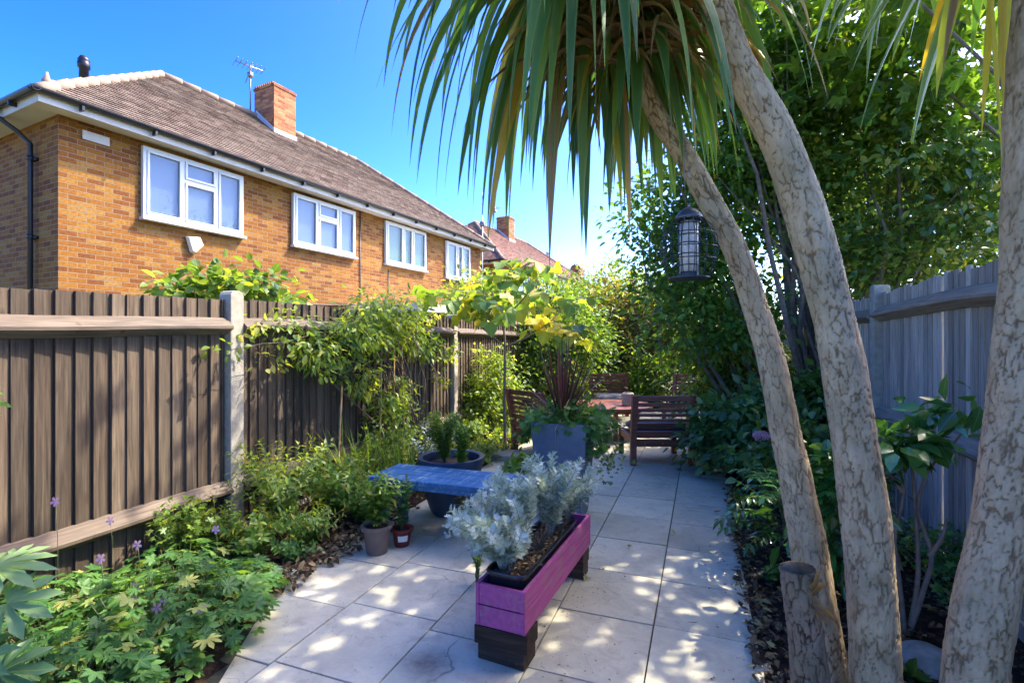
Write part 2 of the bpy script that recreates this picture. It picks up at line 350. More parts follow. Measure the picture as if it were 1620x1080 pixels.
# ---------------------------------------------------------------- leaf templates: verts, faces, u
def T_oval(w=.5, fold=.12, droop=.15, k=.5):
    v = [(0,0,0), (0,.33,.02), (0,.68,-.03-droop*.3), (0,1,-droop), (-w/2,.33,fold*w), (-w*.40,.68,fold*w-.03-droop*.3), (w/2,.33,fold*w), (w*.40,.68,fold*w-.03-droop*.3)]
    return np.array(v), [(0,1,4), (1,2,5,4), (2,3,5), (0,6,1), (1,6,7,2), (2,7,3)], np.array([0,0,0,0,-1,-1,1,1.])
def T_dia(w=.5, fold=.15, droop=.1):
    v = [(0,0,0), (-w/2,.45,fold*w), (0,1,-droop), (w/2,.45,fold*w)]
    return np.array(v), [(0,2,1), (0,3,2)], np.array([0.1,-1,.1,1.])
def T_lobed(n=5, depth=.5, spread=250, cup=.1, w=.5, base=.0, petiole=0.0):
    pts = [(0, 0, 0)]; a0 = -spread/2
    for i in range(n):
        a = R(a0+spread*(i+.5)/n); l = (1-.35*abs((i+.5)/n*2-1)**1.5)
        for da, rr in ((-.30, .72), (0, 1), (.30, .72)):
            b = a+da*R(spread/n)*1.1; q = l*rr*.62
            pts.append((math.sin(b)*q, math.cos(b)*q+base, -cup*q*q*1.5+.02*(da != 0)))
        if i < n-1:
            b = R(a0+spread*(i+1)/n); q = .62*(1-depth)*.9
            pts.append((math.sin(b)*q, math.cos(b)*q+base, .03))
    pts = np.array(pts); pts[:, 1] += .38+petiole
    fs = [(0, i+1, i) for i in range(1, len(pts)-1)]
    u = np.full(len(pts), .8); u[0] = 0
    for i in range(n): u[2+4*i] = .0
    return pts, fs, u
def T_pinn(pairs=4, w=.10, ll=.34, rach=.05, tw=.2):
    V = []; Fc = []; U = []
    def strip(ax, ay, dx, dy, L, w2, zt):
        b = len(V); px, py = -dy, dx
        V.extend([(ax-px*w2*.3, ay-py*w2*.3, 0), (ax+px*w2*.3, ay+py*w2*.3, 0), (ax+dx*L*.6+px*w2/2, ay+dy*L*.6+py*w2/2, zt*.6), (ax+dx*L, ay+dy*L, zt*.3), (ax+dx*L*.6-px*w2/2, ay+dy*L*.6-py*w2/2, zt*.6)])
        Fc.append((b, b+4, b+3, b+2, b+1)); U.extend([.5]*5)
    strip(0, 0, 0, 1, 1, rach*1.6, 0)
    for i in range(pairs):
        y = .22+.62*i/pairs; L = ll*(1-.25*abs(i-pairs*.4)/pairs)
        for s in (-1, 1): strip(0, y, s*.78, .62, L, w, .08)
    return np.array(V, float), Fc, np.array(U)
def T_petals(n=5, w=.55):
    V = []; Fc = []
    for i in range(n):
        a = 2*PI*i/n; c, s_ = math.cos(a), math.sin(a); b = len(V)
        for x, y, z in ((0, 0, 0), (-w/2, .55, .12), (-w*.35, .95, .12), (w*.35, .95, .12), (w/2, .55, .12)):
            V.append((x*c-y*s_, x*s_+y*c, z))
        Fc.append((b, b+4, b+3, b+2, b+1))
    return np.array(V)*.5, Fc, np.full(len(V), .5)
TO = T_oval(); TON = T_oval(.34, .12, .22); TOW = T_oval(.62, .1, .15); TD = T_dia(); TDN = T_dia(.33)
TL5 = T_lobed(5, .45, 260); TL7 = T_lobed(7, .62, 270, .12); TFAT = T_lobed(9, .70, 300, .25); TFIG = T_lobed(3, .33, 250, .35); TSYC = T_lobed(5, .42, 240, .15)
TPIN = T_pinn(); TFERN = T_pinn(6, .17, .42, .03); TFL = T_petals(); TRND = T_lobed(6, .08, 330, .1)

def nrm(a): return a/np.maximum(np.linalg.norm(a, axis=1, keepdims=True), 1e-9)
def foliage(g, blobs, clumps, per, size, T, crad=.16, var=(.5, .22), droop=.25, shell=.45, szv=.3, up=1.0, flat=.7):
    """leaf clumps through ellipsoids; blobs = (centre, (rx,ry,rz)); clump and leaf counts per blob by volume"""
    vol = np.array([r[0]*r[1]*r[2] for c, r in blobs])**.75; vol = vol/vol.sum(); cc = []
    for (c, r), f in zip(blobs, vol):
        n = max(2, int(clumps*f)); d = nrm(rs.normal(size=(n, 3)))
        rad = shell+(1-shell)*rs.rand(n)**.7; rad *= (1+.18*rs.normal(size=n))
        q = np.array(c)+d*rad[:, None]*np.array(r); cc.append((q, d))
        m = int(n*per); ci = rs.randint(0, n, m)
        off = rs.normal(size=(m, 3))*np.array([1, 1, flat])*crad*(.6+.8*rs.rand(n))[ci][:, None]
        p = q[ci]+off
        D = nrm(off/crad*.6+d[ci]*.5+rs.normal(size=(m, 3))*.6+np.array([0, 0, -droop]))
        N = nrm(np.array([0, 0, up])+rs.normal(size=(m, 3))*.55+d[ci]*.35)
        cv = rs.normal(size=n)*var[1]*.8
        v = np.clip(var[0]+cv[ci]+rs.normal(size=m)*var[1]*.6, 0, 1)
        g.inst(T, p, D, N, size*(1+szv*(rs.rand(m)*2-1)), v)
    return cc
def limbs(g, base, targets, r0=.04, r1=.006, bend=.15, n=6, seed=0):
    base = Vector(base)
    for t in targets:
        t = Vector(t); L = (t-base).length; mid = base.lerp(t, .5)+Vector(rs.normal(size=3))*L*bend*.5+Vector((0, 0, L*.08))
        pts = []
        for i in range(7):
            s = i/6; pts.append(base*(1-s)**2+mid*2*s*(1-s)+t*s*s+Vector(rs.normal(size=3))*L*.012)
        g.tube(pts, [r0*(1-s/6)+r1*s/6 for s in range(7)], n)
def stems(g, base, n, H, spread, r=.004, lean=(0, 0)):
    tips = []
    for i in range(n):
        a = rs.rand()*2*PI; s = spread*(.3+.7*rs.rand()); h = H*(.65+.4*rs.rand())
        tp = Vector(base)+Vector((math.cos(a)*s+lean[0]*h, math.sin(a)*s+lean[1]*h, h))
        md = Vector(base)+Vector((math.cos(a)*s*.35, math.sin(a)*s*.35, h*.55))
        pts = [Vector(base).lerp(md, k/3) if k < 3 else md.lerp(tp, (k-3)/3) for k in range(7)]
        pts = [p+Vector(rs.normal(size=3))*h*.012 for p in pts]
        g.tube(pts, [r*(1-.1*k) for k in range(7)], 5); tips.append(pts)
    return tips
def leafy(g, paths, step, size, T, var=(.5, .2), t0=.2, ang=.9, szv=.3, droop=.1, tiny=.5):
    """leaves set along stems"""
    Pn = []; D = []; N = []; Sc = []
    for pts in paths:
        L = sum((pts[i+1]-pts[i]).length for i in range(len(pts)-1)); n = max(2, int(L*(1-t0)/step)); a = rs.rand()*6
        for i in range(n):
            t = t0+(1-t0)*(i+rs.rand()*.5)/n; k = min(int(t*(len(pts)-1)), len(pts)-2); f = t*(len(pts)-1)-k
            p = pts[k].lerp(pts[k+1], min(f, 1)); d = (pts[k+1]-pts[k]).normalized(); a += 2.4
            o = d.orthogonal().normalized(); o = o*math.cos(a)+d.cross(o)*math.sin(a)
            dd = (o*ang+d*(1.1-ang*.6)+Vector((0, 0, -droop))+Vector(rs.normal(size=3))*.15)
            Pn.append(p); D.append(dd); N.append((d+Vector(rs.normal(size=3))*.25+Vector((0, 0, .4)))); Sc.append(size*(1-tiny*max(0, t-.6))*(1+szv*(rs.rand()*2-1)))
    m = len(Pn)
    g.inst(T, np.array(Pn), np.array(D), np.array(N), np.array(Sc), np.clip(var[0]+rs.normal(size=m)*var[1], 0, 1))
def B(px, py, z, rx, ry, rd=None):       # an ellipsoid of the place given where it is seen
    c = P(px, py, z); a = rx*z/F; return (tuple(c), (a if rd is None else (a+rd)/2, a if rd is None else rd, ry*z/F))
M.update(ML)
# ---------------------------------------------------------------- ground, soil, paving
def m_soil():
    t = NT('garden_soil'); o = t.obj(); n1 = t.noise(22, o, 8, .7); n2 = t.noise(3, o, 4); n3 = t.noise(90, o, 5, .7)
    c = t.ramp(n1, [(.35, (.022,.014,.009)), (.55, (.06,.038,.024)), (.72, (.15,.10,.06))])
    c = t.mix(t.ramp(n2, [(.45, (0,0,0)), (.7, (.5,.5,.5))]), c, (.10,.065,.04))
    return t.done(t.pbsdf(c, .95, t.bump(t.math('ADD', n1, t.math('MULTIPLY', n3, .6)), 1, .03), .15))
def m_slab():
    t = NT('riven_grey_slab'); o = t.obj(); v = t.attr('var'); n1 = t.noise(2.3, o, 6, .6); n2 = t.noise(30, o, 6, .7); n3 = t.noise(7, o, 5, .65, 1.5)
    c = t.ramp(n1, [(.3, (.42,.39,.25)), (.5, (.54,.50,.33)), (.72, (.63,.58,.395))])
    c = t.mix(t.ramp(n2, [(.4, (0,0,0)), (.65, (.35,.35,.35))]), c, (.42,.38,.29))
    c = t.mix(t.ramp(n3, [(.50, (0,0,0)), (.72, (.65,.65,.65))]), c, (.36,.29,.20))
    vo = t.n('TexVoronoi', {'Vector': o, 'Scale': 26.0, 'Randomness': 1.0}).outputs['Distance']
    c = t.mix(t.ramp(vo, [(.05, (.8,.8,.8)), (.10, (0,0,0))]), c, (.07,.055,.04))
    wv = t.n('MapRange', {0: t.n('VectorMath', {0: o, 1: (-1.12, 1.93, 0)}, operation='DISTANCE').outputs['Value'], 1: .02, 2: .14, 3: 1.0, 4: 0.0}).outputs[0]
    c = t.mix(t.math('MULTIPLY', t.math('MULTIPLY', wv, n2), 1.3), c, (.12,.075,.05))
    k = t.math('MULTIPLY_ADD', v, .24, .88); c = t.mix(1.0, c, t.n('CombineXYZ', {0: k, 1: k, 2: k}).outputs[0], 'MULTIPLY')
    h = t.math('ADD', t.math('MULTIPLY', n3, .8), t.math('MULTIPLY', n2, .35))
    cr = t.n('TexVoronoi', {'Vector': t.n('Mapping', {'Vector': t.n('VectorMath', {0: o, 1: t.n('VectorMath', {0: t.n('TexNoise', {'Vector': o, 'Scale': 5.0}).outputs[1], 3: .25}, operation='SCALE').outputs[0]}, operation='ADD').outputs[0], 'Scale': (1.1, 3.0, 1)}).outputs[0], 'Scale': 1.0}, feature='DISTANCE_TO_EDGE').outputs['Distance']
    crk = t.ramp(cr, [(.002, (1,1,1)), (.006, (0,0,0))]); c = t.mix(t.math('MULTIPLY', t.ramp(t.noise(1.3, o, 2), [(.56, (0,0,0)), (.62, (.8,.8,.8))]), crk), c, (.13,.11,.085))
    return t.done(t.pbsdf(c, .8, t.bump(h, .55, .008), .3))
M['soil'] = m_soil(); M['slab'] = m_slab()
g = Geo(); g.add([(-900,-900,-.25), (900,-900,-.25), (900,900,-.25), (-900,900,-.25)], [(0,1,2,3)])
struct(g.build('ground', m_plain('far_ground', (.09,.11,.04), .95, nscale=.3, c2=(.14,.12,.07))))
def bed(name, x0, x1, y0, y1, h, st=.06):
    nx = int((x1-x0)/st)+1; ny = int((y1-y0)/st)+1
    pz = lambda x, y: -.06 if (-2.29 < x < .24 and (x+2.33)*.8+(y-2.15)*.6 > -.03 and (x+1.9)*.86+(y-1.6)*.5 > -.03) else None
    V = [(x0+(x1-x0)*i/nx, y0+(y1-y0)*j/ny, pz(x0+(x1-x0)*i/nx, y0+(y1-y0)*j/ny) or h*(.5+noise.noise((x0+i*st*3, y0+j*st*3, 0))*.6)+.02*noise.noise((i*.9, j*.9, 3))-.01) for j in range(ny+1) for i in range(nx+1)]
    g = Geo(); g.add(V, [(j*(nx+1)+i, j*(nx+1)+i+1, (j+1)*(nx+1)+i+1, (j+1)*(nx+1)+i) for j in range(ny) for i in range(nx)])
    return struct(g.build(name, M['soil']))
bed('soil_bed', -3.25, -1.55, -.6, 13, .05); bed('soil_bed', .19, 1.45, -.6, 13, .05); bed('soil_bed', -3.25, 3, 12.7, 16, .05, .2)
import bmesh
bm = bmesh.new(); lay = bm.verts.layers.float.new('var')
xs = [-2.29, -1.756, -1.24, -.705, -.222, .262]
for i in range(5):
    y = [.18, .06, .22, -.06, .05][i]-1.0; L = [.50, .53, .49, .52, .505][i]
    while y < 12.6:
        g_ = .0035; q = rs.rand()
        x0, x1, y0, y1 = xs[i]+g_, xs[i+1]-g_, y+g_, y+L-g_; zt = rs.rand()*.003
        if i == 4: x1 += rs.rand()*.05-.02
        vs = [bm.verts.new(p) for p in ((x0,y0,-.045), (x1,y0,-.045), (x1,y1,-.045), (x0,y1,-.045), (x0,y0,zt), (x1,y0,zt+rs.rand()*.002), (x1,y1,zt), (x0,y1,zt+rs.rand()*.002))]
        for v_ in vs: v_[lay] = q
        for f in ((3,2,1,0), (4,5,6,7), (0,1,5,4), (1,2,6,5), (2,3,7,6), (3,0,4,7)): bm.faces.new([vs[k] for k in f])
        y += L
for co, no in (((-2.33, 2.15, 0), (-.80, -.60, 0)), ((-1.9, 1.6, 0), (-.86, -.5, 0))):
    r_ = bmesh.ops.bisect_plane(bm, geom=bm.verts[:]+bm.edges[:]+bm.faces[:], plane_co=co, plane_no=no, clear_outer=True)
me = bpy.data.meshes.new('paving'); bm.to_mesh(me); bm.free(); me.materials.append(M['slab'])
pv = bpy.data.objects.new('paving', me); COL.objects.link(pv); struct(pv)
b_ = pv.modifiers.new('bevel', 'BEVEL'); b_.width = .003; b_.segments = 2; b_.limit_method = 'ANGLE'
g = Geo(); g.add([(-2.2,2.2,-.012), (.24,2.2,-.012), (.24,12.5,-.012), (-2.2,12.5,-.012), (-1.6,-.5,-.012), (.22,-.5,-.012)], [(0,1,2,3), (4,5,1,0)])
struct(g.build('paving_joint', m_plain('joint_sand', (.10,.085,.065), .95, nscale=15, c2=(.05,.06,.02), bump=.8)))

# ---------------------------------------------------------------- houses
WSPEC = [(1.06, 2.80, 3.40, 4.545, 'a'), (3.94, 5.74, 3.44, 4.545, 'a'), (6.84, 8.59, 3.46, 4.58, 'b'), (9.64, 11.04, 3.40, 4.545, 'c')]
def house(label, tile, brick, loc, rz, L=11.84, Wd=5.94, wins=True, chim=.475, group='brick houses beyond the fence'):
    h = thing('brick_house', label, 'house', loc, rz, group)
    g = Geo(); g.box(-Wd, 0, 0, L, 0, 4.64); g.build('wall', M[brick], h, False)
    ov = .35; z0 = 4.74; d = Wd/2+ov; zr = z0+d*math.tan(R(37.5)); n = 40
    x0, x1, y0, y1 = -Wd-ov, ov, -ov, L+ov; xm = -Wd/2
    A, Bc, Cc, Dd = (x1,y0), (x1,y1), (x0,y1), (x0,y0)
    R0, R1 = (xm, y0+d), (xm, y1-d)
    g = Geo()
    for (a, b, ra, rb, no) in ((A, Bc, R0, R1, (1,0)), (Bc, Cc, R1, R1, (0,1)), (Cc, Dd, R1, R0, (-1,0)), (Dd, A, R0, R0, (0,-1))):
        for i in range(n):
            def pt(t, e, up):
                p, q = ((a, ra), (b, rb))[e]; zz = z0+(zr-z0)*t
                return (p[0]+(q[0]-p[0])*t+no[0]*up*.6, p[1]+(q[1]-p[1])*t+no[1]*up*.6, zz+up*.8)
            t0_, t1_ = i/n, (i+1)/n; j = rs.rand()*.005
            V = [pt(t0_, 0, 0), pt(t0_, 1, 0), pt(t0_, 0, .018+j), pt(t0_, 1, .018+j), pt(t1_, 1, .002), pt(t1_, 0, .002)]
            g.add(V, [(0,1,3,2), (2,3,4,5)], rs.rand())
    rf = g.build('roof', M[tile], h, False)
    g = Geo()
    for (a, b) in ((A, R0), (Dd, R0), (R0, R1), (R1, Bc), (R1, Cc)):
        pa = Vector((a[0], a[1], z0+.02 if a in (A, Bc, Cc, Dd) else zr+.02)); pb = Vector((b[0], b[1], z0+.02 if b in (A, Bc, Cc, Dd) else zr+.02))
        k = max(1, int((pb-pa).length/.42))
        for i in range(k):
            u_ = pa.lerp(pb, i/k); w_ = pa.lerp(pb, (i+1)/k)
            g.tube([u_, u_.lerp(w_, .9), w_], [.07, .082, .082] if i % 2 else [.07, .084, .084], 10)
    rt = g.build('ridge_tiles', M['ridge'], rf)
    # soffit, fascia, gutter with brackets
    g = Geo()
    g.box(0.001, ov-.03, -ov+.03, L+ov-.03, 4.63, 4.655); g.box(-Wd-ov+.03, 0, -ov+.03, -.001, 4.63, 4.655); g.box(-Wd-ov+.03, 0, L+.001, L+ov-.03, 4.63, 4.655)
    g.build('soffit', M['cream'], h, False)
    g = Geo(); g.box(ov-.028, ov-.005, -ov+.005, L+ov-.005, 4.60, 4.77); g.box(-Wd-ov, ov-.03, -ov+.005, -ov+.028, 4.60, 4.77); g.box(-Wd-ov, ov-.03, L+ov-.028, L+ov-.005, 4.60, 4.77)
    g.build('fascia', M['cream'], h, False)
    g = Geo(); pr = [(.055*math.cos(a), .055*math.sin(a)) for a in np.linspace(PI, 2*PI, 9)]+[(.05*math.cos(a), .05*math.sin(a)) for a in np.linspace(2*PI, PI, 9)]
    pr = [(a, b*1.1+.02) for a, b in pr]
    g.prism(pr, (ov+.055, -ov-.11, 4.735), (ov+.055, L+ov, 4.735)); g.prism(pr, (ov+.11, -ov-.055, 4.735), (-Wd-ov, -ov-.055, 4.735))
    y = .1
    while y < L: g.box(ov, ov+.09, y, y+.03, 4.64, 4.70); y += .95
    for x in (-.3, -1.3, -2.4): g.box(x, x+.03, -ov-.09, -ov, 4.64, 4.70)
    g.build('gutter', M['black'], h, False)
    g = Geo(); g.tube([(-.78, -ov-.05, 4.69), (-.78, -ov-.05, 4.60), (-.72, -.2, 4.45), (-.66, -.07, 4.30), (-.66, -.07, .1)], .034, 12)
    for z in (4.05, 2.9, 1.6): g.lathe([(.045, 0), (.045, .07)], 12, (-.66, -.07, z)); g.box(-.74, -.58, -.05, -.003, z+.01, z+.05)
    g.build('downpipe', M['black'], h)
    # chimney
    y0c = L*chim; cx = xm+.32
    g = Geo(); g.box(cx-.38, cx+.38, y0c-.33, y0c+.33, 6.2, 7.95); ch = g.build('chimney', M['brick2'], rf, False)
    g = Geo(); g.box(cx-.40, cx+.40, y0c-.35, y0c+.35, 7.95, 8.01)
    for k in range(9): g.box(cx-.36+.08*k, cx-.31+.08*k, y0c-.34, y0c+.34, 8.01, 8.07)
    g.build('chimney_cap', M['brick2'], ch, False)
    g = Geo(); zc = z0+(ov-(cx+.38))*math.tan(R(37.5)); g.box(cx+.36, cx+.41, y0c-.35, y0c+.35, zc-.12, zc+.10)
    V = []
    for s_ in (-1, 1):
        for k in (0, 1):
            yy = y0c+s_*(.335+.012*k); V += [(cx+.40, yy, zc-.1), (cx+.40, yy, zc+.10), (cx-.30, yy, zr+.16), (cx-.30, yy, zr-.2)]
    g.add(V, [(0,1,2,3), (7,6,5,4), (0,4,5,1), (1,5,6,2), (8,9,10,11), (15,14,13,12), (8,12,13,9), (9,13,14,10)])
    g.build('chimney_flashing', M['white'], ch, False)
    # aerial
    g = Geo(); ax, ay = cx-.42, y0c-.42
    g.tube([(ax, ay, 7.4), (ax, ay, 8.65)], .018, 6); g.beam((ax-.1, ay-.35, 8.58), (ax+.1, ay+.3, 8.58), .02, .02)
    for k in range(7): s_ = k/6; q = Vector((ax-.1+.2*s_, ay-.35+.65*s_, 8.58)); g.beam(q+Vector((-.22, .08, 0)), q+Vector((.22, -.08, 0)), .012, .012)
    g.box(ax-.05, ax+.05, ay-.05, ay+.05, 8.3, 8.42); g.beam((ax-.2, ay, 8.2), (ax+.1, ay, 8.6), .015, .015)
    g.build('aerial', M['metal'], h)
    if not wins: return h
    for (ya, yb, za, zb, kind) in WSPEC:
        w = yb-ya; X0 = .004; g = Geo()
        xs_ = {'a': [0, .36, .70, 1], 'b': [0, .40, .64, 1], 'c': [0, .42, .66, 1]}[kind]; xs_ = [ya+w*k for k in xs_]
        fr = .055
        g.box(X0, X0+.07, ya, yb, za, za+fr); g.box(X0, X0+.07, ya, yb, zb-fr, zb)
        g.box(X0, X0+.07, ya, ya+fr, za+fr, zb-fr); g.box(X0, X0+.07, yb-fr, yb, za+fr, zb-fr)
        for q in xs_[1:-1]: g.box(X0, X0+.07, q-fr/2, q+fr/2, za+fr, zb-fr)
        wo_ = g.build('window', M['white'], h, False, .004)
        pans = []; zt = za+(zb-za)*.66
        for k in range(3):
            a = xs_[k]+(fr if k == 0 else fr/2); b = xs_[k+1]-(fr if k == 2 else fr/2)
            if k == 1 and kind == 'a': pans += [(a, b, za+fr, zt-.03), (a, b, zt+.03, zb-fr)]
            else: pans.append((a, b, za+fr, zb-fr))
        if kind == 'a': gg = Geo(); gg.box(X0, X0+.068, xs_[1]+fr/2, xs_[2]-fr/2, zt-.03, zt+.03); gg.build('transom', M['white'], wo_, False)
        for (a, b, c, e) in pans:
            s_ = .038
            gg = Geo(); xx = X0+.03
            gg.box(xx, xx+.055, a, b, c, c+s_); gg.box(xx, xx+.055, a, b, e-s_, e); gg.box(xx, xx+.055, a, a+s_, c+s_, e-s_); gg.box(xx, xx+.055, b-s_, b, c+s_, e-s_)
            gg.build('sash', M['white'], wo_, False, .003)
            gg = Geo(); gg.box(xx+.02, xx+.024, a+s_, b-s_, c+s_, e-s_); gg.build('pane', M['glass'], wo_, False)
        gg = Geo(); k = 0; z = za+.05
        a, b = ya+.05, yb-.05
        if kind == 'a' or kind == 'c':
            if kind == 'c': b = xs_[1]
            while z < zb-.05:
                gg.add([(X0+.012, a, z), (X0+.012, b, z), (X0+.022, b, z+.034), (X0+.022, a, z+.034)], [(0,1,2,3)]); z += .037
            gg.build('blind', M['blind'], wo_, False)
        gg = Geo(); gg.box(X0, X0+.01, ya+.03, yb-.03, za+.03, zb-.03); gg.build('dark_room_sheet', M['dark'], wo_, False)  # dark sheet on the solid wall, stands in for the unlit room
        if kind == 'c':
            gg = Geo()
            for q in range(1, 3):
                for r_ in range(9):
                    zz = za+.1+r_*.1; gg.beam((X0+.02, xs_[q]+.05, zz), (X0+.02, xs_[q+1]-.05, zz+.07*(-1)**r_), .02, .006)
            gg.build('glazing_pattern', M['white'], wo_, False)
        gg = Geo(); gg.box(X0, .13, ya-.03, yb+.03, za-.045, za-.002); gg.build('sill', M['white'], wo_, False, .004)
    return h
HL = P(92, 540, 7.19); HL.z = 0; HRZ = R(20.56-26.85)
h1 = house('golden brick house with a brown tiled hipped roof and square chimney behind the brown fence', 'tile', 'brick', HL, HRZ)
g = Geo(); g.box(.003, .022, .28, .62, 4.38, 4.51)
for i in range(9):
    for j in range(3): g.box(.022, .026, .30+.035*i, .322+.035*i, 4.395+.037*j, 4.417+.037*j)
g.build('wall_vent', M['cream'], h1, False)
g = Geo(); pr = [(-.13, .12), (.10, .15), (.17, .0), (.02, -.17), (-.05, -.15)]
V = [(.003, 1.88+a, 3.10+b) for a, b in pr]+[(.09, 1.88+a*.85, 3.10+b*.85) for a, b in pr]
g.add(V, [(4,3,2,1,0), (5,6,7,8,9)]+[(i, (i+1) % 5, (i+1) % 5+5, i+5) for i in range(5)]); g.build('alarm_box', M['alarm'], h1, False, .01)
g = Geo(); g.lathe([(.075, 0), (.075, .62), (.10, .64), (.10, .74), (.085, .76), (.10, .78), (.06, .86)], 16, (-2.6, 1.4, 5.95)); g.build('flue_pipe', M['black'], h1)
g = Geo(); g.lathe([(.03, 0), (.05, .06), (.06, .12), (.03, .17), (.015, .24)], 10, (.2, -.2, 4.84)); g.build('roof_finial', M['ridge'], h1)
g = Geo(); pts = [Vector((.02, 2.6+.4*i, 2.35-.22*math.sin(min(1, i/9)*PI)*(.6))) for i in range(10)]; g.tube(pts, .012, 6); g.tube([(.02, 5.95, 0), (.02, 5.95, 4.6)], .012, 6); g.tube([(.02, 7, 0), (.02, 7, 3.3)], .01, 6)
g.build('wall_cable', M['black'], h1)
c2_ = P(796, 540, 20.6); c2_.z = .05
# the wall corner lies inside the gutter corner by the overhang
cc = C2((796-810)/F*20.6-.16, 20.6+.47)
h2 = house('further brick house with a pinkish red hipped roof, half hidden by leaves', 'tile2', 'brick2', cc, HRZ)
# far third building with gable, chimneys and pots
h3 = thing('distant_house', 'farthest dark roofed house with chimney pots and scaffold poles at the end of the terrace', 'house', C2(4.3, 40), HRZ)
g = Geo(); g.box(-7, 0, 0, 9, 0, 5.2); g.build('wall', M['brick2'], h3, False)
g = Geo(); g.prism([(-7.3, 5.1), (.3, 5.1), (-3.5, 7.6)], (0, -.3, 0), (0, 9.3, 0)); rf = g.build('roof', M['tile'], h3, False)
g = Geo(); g.prism([(-6.6, 5.15), (-.4, 5.15), (-3.5, 7.15)], (0, -.36, 0), (0, -.305, 0)); g.build('gable', M['cream'], h3, False)
g = Geo(); g.box(-3.9, -2.7, 3, 3.8, 6.5, 8.2); ch = g.build('chimney', M['brick2'], rf, False)
for x in (-3.6, -3.0): g = Geo(); g.lathe([(.17, 0), (.14, .4), (.18, .44), (.18, 1.0), (.15, 1.05)], 12, (x, 3.4, 8.2)); g.build('chimney_pot', M['cream'], ch)
g = Geo(); g.box(-1.2, -.2, 4, 5, 4.8, 7.7); g.tube([(-.7, 4.0, 7.6), (-.7, 5.0, 7.6)], .5, 14); g.build('chimney', M['brick2'], rf, False)
g = Geo()
for x, y, z in ((-5, 2, 8.5), (-1.5, 2, 9.3), (-1.5, 4, 8.6)): g.tube([(x, y, 5), (x, y, z)], .03, 6)
for z in (7.2, 8.0): g.beam((-5.5, 2, z), (-.9, 2, z), .05, .05)
g.build('scaffold_pole', M['metal'], h3)
g = Geo()
for x, z in ((2.6, 7.2), (3.6, 7.9), (4.6, 6.9), (5.4, 7.8), (6.6, 7.0)): g.tube([(x, 0, 0), (x, 0, z)], .035, 6)
for z in (5.4, 6.2): g.beam((2.2, 0, z), (7.2, 0, z), .06, .06)
g.beam((3.2, 0, 7.7), (4.0, 0, 7.7), .03, .03); g.beam((5.1, 0, 7.5), (5.8, 0, 7.5), .03, .03)
s_ = tag(g.build('scaffold_rack', M['metal']), 'thin metal scaffold poles and rails against the sky right of the farthest house', 'scaffold'); s_.location = C2(5.4, 42); s_.rotation_euler = (0, 0, YAW)
# low white extension just beyond the fence
ext = thing('garden_extension', 'low white edged flat roof extension between the fence and the brick house', 'extension', C2(-1.95, 11.2), HRZ)
g = Geo(); g.box(-2.6, 0, 0, 3.2, 0, 2.05); g.build('wall', M['brick'], ext, False)
g = Geo(); g.box(-2.7, .12, -.12, 3.3, 2.051, 2.24); g.build('roof', M['white'], ext, False, .01)
# thin mast by the end of the first house
g = Geo(); g.tube([(0,0,0), (0,0,6.3)], .022, 6); g.box(-.09, .09, -.03, .03, 5.7, 5.9); g.tube([(0,0,6.3), (0,0,7.1)], .008, 5); m_ = tag(g.build('aerial_mast', M['metal']), 'thin grey mast standing between the two brick houses', 'mast'); m_.location = P(763, 540, 19)*1; m_.location.z = 0

